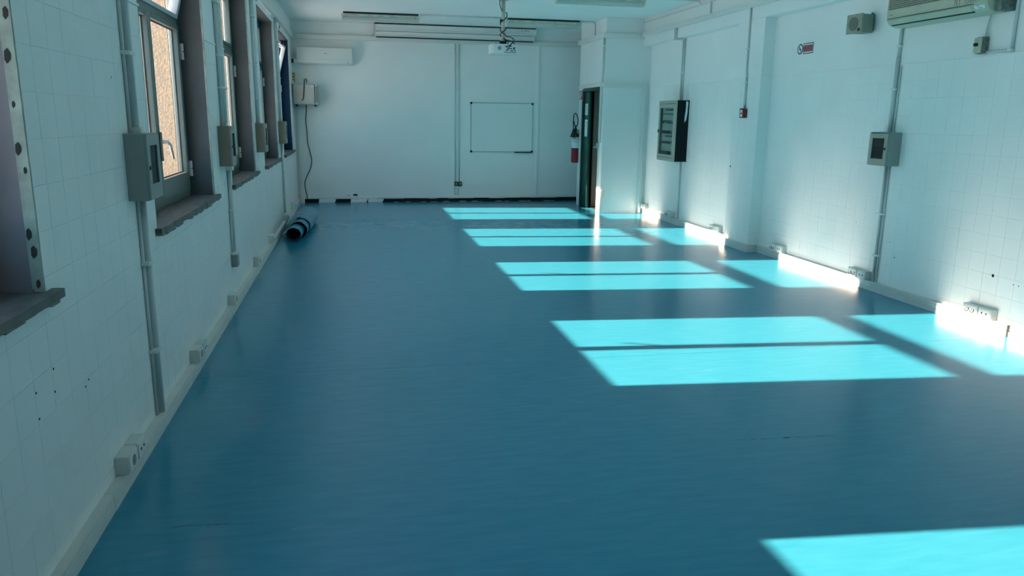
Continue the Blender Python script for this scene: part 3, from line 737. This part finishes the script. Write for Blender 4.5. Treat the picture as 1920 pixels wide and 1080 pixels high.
# ---- air conditioner on the right wall
def old_ac():
    t = thing('air_conditioner', 'yellowed old split air conditioner with handwriting on the right wall', 'air conditioner', (RW, 5.8, 2.42))
    y0, y1 = 5.26, 6.40
    prof_ = [(RW, 2.430), (RW-.10, 2.425), (RW-.165, 2.445), (RW-.200, 2.490), (RW-.205, 2.56), (RW-.200, 2.72), (RW-.17, 2.765), (RW, 2.765)]
    MB().prism(prof_, 'y', y0, y1).build('body', 'ac_old', t, bevel=.012, segs=3)
    B(RW-.209, RW-.201, y0+.10, y1-.028, 2.575, 2.735).build('intake_grille', 'ac_grille', t, bevel=.003)
    m = MB()
    for k in range(9): m.box(RW-.2105, RW-.2085, y0+.11, y1-.035, 2.586+k*.016, 2.589+k*.016)
    m.build('grille_bars', 'ac_old', t)
    # seam and outlet louvre
    B(RW-.2058, RW-.195, y0+.13, y1-.02, 2.4965, 2.5010).build('panel_seam', 'gasket', t)
    lv = MB().prism([(RW-.1985, 2.492), (RW-.2020, 2.488), (RW-.173, 2.449), (RW-.168, 2.452)], 'y', y0+.16, y1-.045).build('louvre', 'ac_old', t)
    MB().prism([(RW-.168, 2.4515), (RW-.172, 2.4475), (RW-.160, 2.440), (RW-.155, 2.444)], 'y', y0+.15, y1-.04).build('louvre_gap', 'gasket', t)
    MB().prism([(RW-.1945, 2.488), (RW-.2005, 2.484), (RW-.184, 2.461), (RW-.178, 2.464)], 'y', y0+.025, y0+.125).build('display_window', 'white_flat', t)
    MB().prism([(RW-.1985, 2.487), (RW-.2015, 2.486), (RW-.195, 2.476), (RW-.191, 2.477)], 'y', y0+.082, y0+.098).build('receiver_eye', 'black', t)
    MB().prism([(RW-.188, 2.471), (RW-.191, 2.469), (RW-.187, 2.464), (RW-.184, 2.465)], 'y', y0+.05, y0+.09).build('indicator_print', 'label_blue', t)
    B(RW-.2062, RW-.204, y1-.08, y1-.05, 2.526, 2.533).build('badge', 'grey_ink', t)
    # pen strokes of the handwriting, left to right seen from the room: decreasing y
    def stroke(pts):
        MB().tube([(RW-.2062, y, z) for y, z in pts], .0017, 5).build('pen_stroke', 'grey_ink', t)
    b0 = 5.585; zb = 2.512; H_ = .055
    def U(u, v): return (b0-u*.05, zb+v*H_)
    for s_ in ([(0, 0), (0, 1), (.5, 0), (.5, 1)], [(.75, 1), (1.0, .45), (1.25, 1)], [(1.0, .45), (1.0, 0)],
               [(2.2, 0), (2.2, 1)], [(2.5, 1), (2.9, .95), (2.6, .55), (2.95, .25), (2.5, 0)],
               [(3.25, 0), (3.25, 1)], [(3.6, 1), (3.25, .5), (3.6, 0)], [(3.85, 0), (4.1, 1), (4.35, 0)], [(3.95, .4), (4.25, .4)],
               [(4.6, 1), (5.0, 1)], [(4.8, 1), (4.8, 0)]):
        stroke([U(*p) for p in s_])
    B(RW-.13, RW, y0-.065, y0, 2.435, 2.74).build('end_bracket', 'ac_side', t, bevel=.004)
    MB().disc((RW-.07, y0-.066, 2.56), (0, -1, 0), .022, .003).build('bracket_knob', 'horn_grey', t)
old_ac()
t = thing('isolator_switch', 'small stained isolator switch below the yellowed air conditioner', 'switch', (RW, 5.45, 2.13))
B(RW-.055, RW, 5.400, 5.485, 2.140, 2.268).build('body', 'ac_side', t, bevel=.01)
B(RW-.075, RW-.0551, 5.405, 5.48, 2.145, 2.262).build('front_cover', 'ac_old', t, bevel=.008)
B(RW-.10, RW-.0751, 5.43, 5.455, 2.195, 2.220).build('rotary_knob', 'black', t, bevel=.004)
conduit('white cable duct by the isolator switch running up beside the air conditioner',
        [vr(5.165, 2.135, 2.93, .012), [(RW-.0125, 5.40, 2.152), (RW-.0125, 5.165, 2.147)]], [.012, .012], [rclip(5.15, 5.18, 2.15)], (RW, 5.165, 2.13))
conduit('short grey cable between isolator switch and air conditioner', [[(RW-.02, 5.42, 2.268), (RW-.02, 5.425, 2.33), (RW-.03, 5.39, 2.432)]], [.007], [], (RW, 5.42, 2.268))

# ---- holes in the right wall
def whole(x, s, y, z, r, wall):
    c = parent_world(wall)
    MB().disc((x+s*.0002, y, z), (s, 0, 0), r, .0012, 10, ry=r*1.1).build('drill_hole', 'hole', wall)
for y, z, r in [(5.03, .43, .012), (4.83, .40, .004), (4.78, .40, .004), (6.28, .50, .003), (6.25, .50, .003), (6.17, .37, .006), (6.78, .62, .004)]:
    whole(RW-.0005, -1, y, z, r, wr)
for y, z in [(2.62, .70), (2.78, .73), (2.62, .61), (2.77, .65), (3.06, .565), (3.10, .58)]:
    whole(LW+.0005, 1, y, z, .004, wl)
whole(PX-.0005, -1, 9.24, 1.02, .012, wr); whole(LW+.0005, 1, 3.78, 1.75, .003, wl)

# ---- store corner conduit
conduit('twin white conduit down the edge of the store corner to the door latch',
        [[(BX-.014, BY0+.02, 2.90), (BX-.014, BY0+.03, 2.40), (BX-.014, BY0+.07, 2.20), (BX-.014, BY0+.08, 2.1), (BX-.014, BY0+.08, 1.2)],
         [(BX-.014, BY0+.065, 2.90), (BX-.014, BY0+.07, 2.40), (BX-.014, BY0+.11, 2.20), (BX-.014, BY0+.12, 2.1), (BX-.014, BY0+.12, 1.2)]], [.012, .012],
        [(BX-.03, BX, BY0+.01, BY0+.08, 2.76, 2.79), (BX-.03, BX, BY0+.02, BY0+.09, 2.45, 2.48), (BX-.03, BX, BY0+.065, BY0+.14, 1.64, 1.66)], (BX, BY0+.1, 1.18))

# ---- fire extinguisher and its sign
def extinguisher():
    x, y, z = BX-.078, 13.97, .79
    t = thing('fire_extinguisher', 'red fire extinguisher with black horn hanging beside the green door', 'fire extinguisher', (x, y, z))
    MB().lathe([(.060, 0), (.068, .012), (.070, .05), (.070, .47), (.066, .51), (.048, .55), (.028, .575)], (x, y, z), 24).build('cylinder', 'red', t, smooth=True)
    MB().lathe([(.0712, .27), (.0712, .47)], (x, y, z), 24).build('label', 'white_flat', t, smooth=True)
    for k in range(2): MB().lathe([(.0717, .43-k*.05), (.0717, .437-k*.05)], (x, y, z), 24).build('label_print', 'label_blue', t, smooth=True)
    MB().lathe([(.028, .57), (.026, .62), (.016, .64), (.016, .68)], (x, y, z), 14).build('valve', 'black', t, smooth=True)
    MB().tube([(x, y, z+.66), (x-.03, y-.03, z+.69), (x-.05, y-.04, z+.76)], .009).build('lever', 'black', t, smooth=True)
    MB().tube([(x+.005, y-.01, z+.66), (x+.03, y-.03, z+.70), (x+.035, y-.03, z+.78), (x+.01, y-.03, z+.87), (x-.02, y-.03, z+.905), (x-.05, y-.03, z+.87), (x-.06, y-.04, z+.76), (x-.06, y-.06, z+.66), (x-.06, y-.07, z+.58)], .010).build('hose', 'black', t, smooth=True)
    MB().tube([(x-.055, y-.075, z+.62), (x-.06, y-.085, z+.56), (x-.075, y-.095, z+.47)], [.016, .035, .055], 14).build('horn', 'black', t, smooth=True)
    MB().tube([(x+.035, y-.04, z+.60), (x+.055, y-.055, z+.54)], [.03, .045], 14).build('gauge_guard', 'horn_grey', t, smooth=True)
    B(x+.06, BX-.03, y-.03, y+.03, z+.35, z+.40).build('wall_bracket', 'black', t)
extinguisher()
t = thing('extinguisher_sign', 'small red extinguisher sign above the jamb of the green door', 'sign', (BX, 13.94, 1.9))
B(BX-.004, BX, 13.815, 14.035, 1.925, 2.105).build('plate', 'white_flat', t)
B(BX-.0048, BX-.0041, 13.83, 14.02, 1.94, 2.09).build('red_field', 'red_flat', t)
MB().box(BX-.0056, BX-.0049, 13.945, 13.99, 1.955, 2.03).box(BX-.0056, BX-.0049, 13.955, 13.98, 2.03, 2.055).box(BX-.0056, BX-.0049, 13.87, 13.975, 2.055, 2.072).box(BX-.0056, BX-.0049, 13.87, 13.89, 1.99, 2.055).build('pictogram', 'white_flat', t)

# ---- whiteboard
t = thing('whiteboard', 'white magnetic whiteboard with black corners on the far wall', 'whiteboard', (2.78, YF, .95))
x0, x1, z0, z1 = 2.175, 3.385, .945, 1.868
B(x0+.012, x1-.012, YF-.014, YF, z0+.012, z1-.012).build('board', 'board', t)
for a in ((x0, x1, z0, z0+.014), (x0, x1, z1-.014, z1), (x0, x0+.014, z0+.014, z1-.014), (x1-.014, x1, z0+.014, z1-.014)):
    B(a[0], a[1], YF-.02, YF, a[2], a[3]).build('frame_rail', 'frame_alu', t, bevel=.002)
for cx in (x0+.012, x1-.012):
    for cz in (z0+.012, z1-.012): B(cx-.02, cx+.02, YF-.026, YF, cz-.02, cz+.02).build('corner_cap', 'black', t, bevel=.006)
B(x1-.36, x1-.03, YF-.06, YF-.0205, z0-.012, z0+.008).build('pen_tray', 'black', t, bevel=.002)

# ---- far wall conduits and socket
conduit('twin thin white conduit down the middle of the far wall',
        [[(1.885, YF-.0095, .385), (1.885, YF-.0095, 2.915)], [(1.955, YF-.0095, .385), (1.955, YF-.0095, 2.915)]], [.011, .011],
        [(a-.018, a+.018, YF-.026, YF, z-.012, z+.012) for z in (.80, 1.22, 1.64, 2.06, 2.46, 2.72) for a in (1.885, 1.955)], (1.92, YF, .385))
t = thing('socket_unit', 'pair of black-framed sockets low on the far wall', 'socket', (1.935, YF, .3))
for a in (1.862, 1.938):
    B(a, a+.070, YF-.03, YF, .300, .382).build('socket_box', 'black', t, bevel=.004)
    B(a+.018, a+.052, YF-.034, YF-.0301, .322, .360).build('socket_face', 'box_grey', t, bevel=.002)
conduit('thin white duct from the far wall sockets to the ridge above the floor',
        [[(1.875, YF-.008, .125), (1.875, YF-.008, .300)], [(1.925, YF-.008, .125), (1.935, YF-.008, .300)]], [.007, .007], [], (1.9, YF, .12))

# ---- air conditioner on the far wall
def new_ac():
    t = thing('air_conditioner', 'white split air conditioner high on the far wall', 'air conditioner', (-.46, YF, 2.47))
    x0, x1 = -.945, .015; Y = YF-.20
    MB().prism([(YF, 2.475), (Y+.05, 2.475), (Y+.012, 2.50), (Y, 2.55), (Y, 2.755), (Y+.012, 2.768), (YF, 2.768)], 'x', x0, x1).build('body', 'ac_white', t, bevel=.008)
    MB().prism([(Y-.002, 2.555), (Y-.008, 2.56), (Y-.008, 2.758), (Y+.005, 2.764), (Y+.005, 2.556)], 'x', x0+.004, x1-.004).build('front_panel', 'ac_white', t, bevel=.003)
    MB().prism([(Y+.0, 2.545), (Y+.010, 2.499), (Y+.04, 2.478), (Y+.045, 2.483), (Y+.02, 2.505), (Y+.010, 2.546)], 'x', x0+.04, x1-.10).build('louvre', 'ac_white', t, bevel=.002)
    B(-.475, -.425, Y-.0095, Y-.0081, 2.655, 2.666).build('badge', 'grey_ink', t)
    B(x1-.085, x1-.077, Y+.004, Y+.012, 2.488, 2.53).build('display_slot', 'grey_ink', t)
    B(x0-.06, x0-.001, YF-.16, YF, 2.49, 2.57).build('pipe_cover', 'pvc', t, bevel=.004)
    MB().tube([(x0-.06, YF-.10, 2.53), (x0-.098, YF-.10, 2.53)], .036, 14).build('drain_elbow', 'black', t)
new_ac()

# ---- equipment box in the far left corner
t = thing('equipment_cabinet', 'small white metal equipment cabinet mounted in the far left corner', 'cabinet', (-.8, YF, 1.77))
Y = YF-.33
B(LW+.012, -.605, Y, YF, 1.775, 2.125).build('body', 'white_metal', t, bevel=.006)
dr = B(LW+.018, -.665, Y-.014, Y-.001, 1.79, 2.115).build('door', 'white_metal', t, bevel=.004)
B(-.72, -.675, Y-.016, Y-.0141, 2.080, 2.095).build('name_plate', 'white_flat', dr)
B(-.664, -.655, Y-.006, Y-.0005, 1.79, 2.115).build('door_gap', 'gasket', t)
vt = B(-.642, -.610, Y-.008, Y-.0005, 1.81, 2.09).build('side_vent', 'box_grey', t)
for k in range(12): B(-.640, -.612, Y-.0095, Y-.0081, 1.822+k*.022, 1.828+k*.022).build('vent_slot', 'gasket', vt)
for x in (-.98, -.66): B(x-.012, x+.012, YF-.30, YF, 1.745, 1.7745).build('wall_bracket', 'black', t)
t = thing('hooked_rod', 'black hooked rod hanging on the white equipment cabinet', 'hook', (-.83, Y, 1.85))
MB().tube([(-.79, Y-.03, 2.15), (-.782, Y-.03, 2.19), (-.80, Y-.03, 2.215), (-.822, Y-.03, 2.20), (-.828, Y-.03, 2.13), (-.842, Y-.03, 1.99), (-.855, Y-.03, 1.88), (-.875, Y-.03, 1.85), (-.885, Y-.03, 1.848)], .0085, 8).build('rod', 'cable', t, smooth=True)
t = thing('power_cable', 'black cable hanging from the equipment cabinet to the floor', 'cable', (-.85, YF, .1))
pts = [(-.83, 1.775), (-.835, 1.65), (-.852, 1.5), (-.838, 1.3), (-.832, 1.1), (-.80, .93), (-.775, .78), (-.80, .64), (-.87, .50), (-.915, .38), (-.91, .25), (-.885, .14), (-.885, .07)]
def smooth_path(p, n=4):
    out = []
    for i in range(len(p)-1):
        a, b, c, d = p[max(0, i-1)], p[i], p[i+1], p[min(len(p)-1, i+2)]
        for k in range(n):
            u = k/n; out.append(tuple(.5*((2*b[j])+(-a[j]+c[j])*u+(2*a[j]-5*b[j]+4*c[j]-d[j])*u*u+(-a[j]+3*b[j]-3*c[j]+d[j])*u**3) for j in range(len(b))))
    out.append(p[-1]); return out
MB().tube([(x, YF-.012-(.25 if z > 1.76 else 0)*0, z) for x, z in smooth_path(pts)], .0075, 8).build('cord', 'cable', t, smooth=True)
t = thing('pipe_fitting', 'small brass pipe fitting above the equipment cabinet', 'pipe fitting', (LW+.03, YF-.1, 2.2))
for z in (2.21, 2.26, 2.31): MB().tube([(LW, YF-.10, z), (LW+.035, YF-.10, z)], .016, 8).build('stub', 'brass', t)
MB().tube([(LW+.035, YF-.10, 2.16), (LW+.035, YF-.10, 2.33)], .010, 8).build('riser', 'brass', t)

# ---- projection screens rolled up
def screen_case(label, x0, x1, z0, z1, y0, y1):
    t = thing('projection_screen', label, 'projection screen', ((x0+x1)/2, YF, z0), 'rolled projection screens on the far wall')
    h = z1-z0
    MB().prism([(y1, z0), (y0+.02, z0), (y0, z0+.02), (y0, z0+h*.42), (y0+.012, z0+h*.46), (y0+.012, z1-.018), (y0+.02, z1), (y1, z1)], 'x', x0+.012, x1-.012).build('case', 'screen', t, bevel=.003)
    for a in ((x0, x0+.0118), (x1-.0118, x1)): B(a[0], a[1], y0-.003, y1, z0-.004, z1).build('end_cap', 'pvc', t, bevel=.004)
    if z0 < 3.05: B(x0+.02, x1-.02, y0+.012, y0+.055, z0-.018, z0-.0005).build('bottom_bar', 'black', t)
    else: B(x0+.01, x1-.01, y0+.03, y1, z1+.0005, z1+.016).build('case_gap_shade', 'black', t)  # black strip added as the shaded gap above the upper case
    B(x0+.013, x1-.013, y0-.001, y0+.004, z0+h*.20, z0+h*.24).build('groove', 'grey_ink', t)
    for x in (x0+.42, x1-.42): B(x-.02, x+.02, y1-.02, YF, z1-.03, z1-.004).build('bracket', 'pvc', t)
    return t
s1 = screen_case('larger upper projection screen case on the far wall', .405, 3.385, 3.082, 3.196, YF-.22, YF-.08)
for k, (x, w) in enumerate(((3.09, .02), (3.15, .03), (3.20, .03))): B(x, x+w, YF-.2088, YF-.2079, 3.155, 3.172).build('printed_mark', 'grey_ink', s1)
screen_case('slimmer lower projection screen case under the larger one', .425, 3.345, 2.985, 3.076, YF-.20, YF-.08)

# ---- fluorescent lamps
def lamp(label, x0, x1, y, hang=.0):
    t = thing('fluorescent_lamp', label, 'ceiling lamp', ((x0+x1)/2, y, ZC-.1), 'fluorescent ceiling lamps')
    zt = ZC-.03
    tr = MB().prism([(y-.07, zt), (y-.075, zt-.035), (y+.075, zt-.035), (y+.07, zt)], 'x', x0, x1).build('tray', 'lamp_tray', t, bevel=.004)
    pts = [(y+.072*math.cos(a), zt-.037+.062*math.sin(a)) for a in [-math.pi*k/10 for k in range(11)]]
    inn = [(y+.069*math.cos(a), zt-.037+.059*math.sin(a)) for a in [-math.pi*(10-k)/10 for k in range(11)]]
    MB().prism(pts+inn, 'x', x0+.02, x1-.02).build('cover', 'lamp_cover', t, smooth=False)
    for a in ((x0+.005, x0+.019), (x1-.019, x1-.005)): MB().prism(pts, 'x', a[0], a[1]).build('end_cap', 'lamp_tray', t)
    for q in (-.03, .03): MB().tube([(x0+.05, y+q, zt-.062), (x1-.05, y+q, zt-.062)], .013, 10).build('tube', 'lamp_tube', t, smooth=True)
    for k in range(4):
        x = x0+.09+(x1-x0-.18)*k/3
        for s in (-1, 1): B(x-.016, x+.016, y+s*.076-.005, y+s*.076+.005, zt-.062, zt-.014).build('clip', 'frame_alu', t, bevel=.002)
    B(x0+.03, x1-.03, y-.055, y+.055, zt+.0005, ZC).build('lamp_gap_shade', 'black', t)  # shadow gap between lamp and ceiling, put in as a black strip
LY1, LY2 = 13.20, 10.45
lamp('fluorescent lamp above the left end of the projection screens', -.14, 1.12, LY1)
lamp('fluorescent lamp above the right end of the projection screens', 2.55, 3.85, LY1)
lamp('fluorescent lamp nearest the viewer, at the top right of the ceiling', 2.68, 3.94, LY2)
conduit('twin thin conduit on the ceiling between the two far fluorescent lamps',
        [[(1.12, LY1-.02, ZC-.009), (2.55, LY1-.02, ZC-.009)], [(1.12, LY1-.10, ZC-.009), (2.55, LY1-.10, ZC-.009)]], [.008, .008],
        [(1.5, 1.52, LY1-.11, LY1-.01, ZC-.02, ZC), (2.3, 2.32, LY1-.11, LY1-.01, ZC-.02, ZC)], (1.9, LY1, ZC-.02))
conduit('white conduit from the far right lamp bending down onto the store corner',
        [[(3.85, LY1-.02, ZC-.011), (BX-.05, LY1-.02, ZC-.011), (BX-.02, LY1-.02, ZC-.03), (BX-.013, LY1-.02, ZC-.06), (BX-.013, LY1-.02, 2.98)]], [.010], [], (4.1, LY1, 2.98))
conduit('thin conduit on the ceiling leading to the nearest lamp from the left',
        [[(1.55, LY2+.05, ZC-.009), (2.68, LY2+.05, ZC-.009)]], [.008], [(1.62, 1.66, LY2+.02, LY2+.08, ZC-.025, ZC)], (2.2, LY2, ZC-.02))
conduit('thin conduit from the nearest lamp bending down the right hand beam',
        [[(3.94, LY2, ZC-.010), (PX-.04, LY2, ZC-.010), (PX-.012, LY2, ZC-.03), (PX-.012, LY2, 3.172)]], [.008], [], (4.6, LY2, 3.172))
conduit('thicker conduit crossing the ceiling just before the nearest lamp to the beam',
        [[(3.94, LY2-.35, ZC-.012), (PX-.06, LY2-.35, ZC-.012), (PX-.02, LY2-.35, ZC-.025), (PX-.013, LY2-.35, ZC-.05), (PX-.013, LY2-.35, 2.99)]], [.011], [], (4.6, LY2-.35, 2.99))

# ---- projector
def projector():
    cx, cy = 2.125, 11.2
    t = thing('projector', 'white ceiling projector on a post with tangled black cables', 'projector', (cx, cy, 2.48))
    hw, hd = .193, .15
    pts = []
    for (sx, sy) in ((1, 1), (-1, 1), (-1, -1), (1, -1)):
        a0 = {(1, 1): 0, (-1, 1): 90, (-1, -1): 180, (1, -1): 270}[(sx, sy)]
        for k in range(5):
            a = math.radians(a0+k*22.5); pts.append((cx+sx*(hw-.06)+.06*math.cos(a), cy+sy*(hd-.05)+.05*math.sin(a)))
    MB().prism(pts, 'z', 2.478, 2.612).build('case', 'ac_white', t, bevel=.012, segs=3)
    f = cy-hd
    MB().disc((cx-.075, f+.001, 2.553), (0, -1, 0), .028, .004, 20).build('rear_speaker_ring', 'box_grey', t)
    for k in range(8): B(cx-.010+k*.022, cx+.004+k*.022, f-.002, f+.004, 2.492, 2.504).build('port', 'black', t)
    for x, z, w, h in [(.02, 2.575, .03, .014), (.07, 2.585, .05, .016), (.05, 2.545, .02, .018), (.085, 2.548, .035, .012), (.13, 2.55, .02, .03), (.03, 2.525, .03, .012), (.10, 2.52, .04, .012), (.145, 2.522, .014, .02)]:
        B(cx+x-w/2, cx+x+w/2, f-.002, f+.004, z-h/2, z+h/2).build('port', 'black', t)
    for x, y in ((-.12, -.10), (-.15, .05), (.15, -.09), (.06, .09)): MB().lathe([(.012, 0), (.012, .010)], (cx+x, cy+y, 2.612), 8).build('mount_screw', 'black', t)
    B(cx-.045, cx+.045, cy-.045, cy+.045, 2.612, 2.66).build('mount_head', 'black', t, bevel=.01)
    MB().tube([(cx, cy, 2.66), (cx, cy, ZC-.01)], .028, 14).build('post', 'post', t, smooth=True)
    MB().lathe([(.07, 0), (.07, .0095)], (cx, cy, ZC-.0098), 18).build('ceiling_plate', 'post', t)
    def cab(p, r=.007): MB().tube(smooth_path([(cx+a, cy+b, c) for a, b, c in p]), r, 7).build('cable', 'cable', t, smooth=True)
    hel = []
    for k in range(15):
        a = k/14*math.pi*3.0+.4; hel.append((.040*math.cos(a), .040*math.sin(a), 2.68+k/14*.24))
    cab([(.14, -.15, 2.55), (.15, -.12, 2.61), (.10, -.06, 2.66)]+hel+[(.01, -.045, 2.95), (.045, -.03, 2.99), (.05, -.02, 3.03), (.035, -.01, 3.05)])
    hel2 = [(.042*math.cos(-k/12*math.pi*2.2+2), .042*math.sin(-k/12*math.pi*2.2+2), 2.66+k/12*.2) for k in range(13)]
    cab([(.03, -.165, 2.52), (.08, -.17, 2.60), (.13, -.14, 2.665), (.09, -.09, 2.71), (.045, -.03, 2.72)]+hel2[4:]+[(-.03, -.03, 2.95)])
    cab([(-.02, -.04, 3.06), (-.045, -.02, 3.12), (-.05, 0, 3.18), (-.045, .01, 3.219)], .006)
    cab([(.03, -.15, 2.56), (.05, -.13, 2.64), (.03, -.06, 2.68), (0, -.04, 2.70)], .006)
    B(cx-.052, cx-.02, cy-.05, cy-.018, 2.915, 2.955).build('cable_tie', 'black', t, bevel=.008)
projector()

# ---- roll of left-over vinyl
def vinyl_roll():
    base = Vector((-.80, 10.05, 0)); ang = math.radians(-2.2)
    t = thing('vinyl_roll', 'loosely rolled length of blue vinyl by the window wall', 'vinyl roll', base)
    def place(p):    # p.x across, p.y along the roll, p.z up
        return base + Vector((p.x*math.cos(ang)-p.y*math.sin(ang), p.x*math.sin(ang)+p.y*math.cos(ang), p.z))
    def sheet(name, path, y0, y1, th, inner, mat_o, parent):
        """path: 2-D curve across the roll; an outer blue skin and a dark inner skin, closed into one solid"""
        n = len(path); nor = []
        for i in range(n):
            a, b = path[max(0, i-1)], path[min(n-1, i+1)]; d = Vector((b[0]-a[0], b[1]-a[1])).normalized(); nor.append((-d.y, d.x))
        o = path; q = [(path[i][0]+nor[i][0]*th*inner, path[i][1]+nor[i][1]*th*inner) for i in range(n)]
        m = MB(); e = lambda i: .006*math.sin(i*1.7)
        for P_ in (o, q):
            for i in range(n): m.v += [(P_[i][0], y0+e(i), P_[i][1]), (P_[i][0], y1+e(i+3), P_[i][1])]
        for i in range(n-1):
            a = 2*i; m.f += [(a, a+2, a+3, a+1), (2*n+a, 2*n+a+1, 2*n+a+3, 2*n+a+2), (a, 2*n+a, 2*n+a+2, a+2), (a+1, a+3, 2*n+a+3, 2*n+a+1)]
        m.f += [(0, 1, 2*n+1, 2*n), (2*n-2, 4*n-2, 4*n-1, 2*n-1)]
        ob = m.xform(place).build(name, [mat_o, 'roll_back'], parent)
        for i in range(n-1): ob.data.polygons[4*i+1].material_index = 1
        return ob
    # inner curl, pulled out towards the room
    p1 = []
    for k in range(40):
        a = math.radians(-150+k*12.5); r = .098-.00055*k; p1.append((r*math.cos(a)*1.08, .100+r*math.sin(a)))
    in_ = sheet('inner_turn', p1, 0, 1.75, .004, 1, 'roll', t)
    # flap that rises over the inner curl to the left
    p2 = [(-.19, .05), (-.165, .055), (-.13, .075), (-.10, .115), (-.075, .160), (-.03, .205), (.03, .222), (.085, .205), (.128, .160), (.143, .11), (.125, .05), (.08, .012), (0, .005)]
    p2 = smooth_path(p2, 4)
    ot = sheet('outer_turn', p2, .34, 1.86, .004, -1, 'roll', t)
    p3 = smooth_path([(-.20, .12), (-.165, .16), (-.12, .19), (-.06, .228), (.02, .240), (.09, .222), (.14, .18), (.158, .12), (.14, .05), (.09, .004)], 4)
    sheet('outer_turn', p3, .62, 1.90, .004, -1, 'roll', t)
    for y in (.80, 1.06, 1.20, 1.45):
        m = MB(); P_ = [(a*1.02+0, b+.0045) for a, b in p3 if b > .06 and a > -.13]
        n = len(P_)
        for i, (a, b) in enumerate(P_): m.v += [(a, y, b), (a, y+.022, b), (a*1.01, y, b+.002), (a*1.01, y+.022, b+.002)]
        for i in range(n-1):
            k = 4*i; m.f += [(k, k+4, k+5, k+1), (k+2, k+3, k+7, k+6), (k, k+2, k+6, k+4), (k+1, k+5, k+7, k+3)]
        m.f += [(0, 1, 3, 2), (4*n-4, 4*n-2, 4*n-1, 4*n-3)]
        m.xform(place).build('tape_band', 'tape', t)
vinyl_roll()
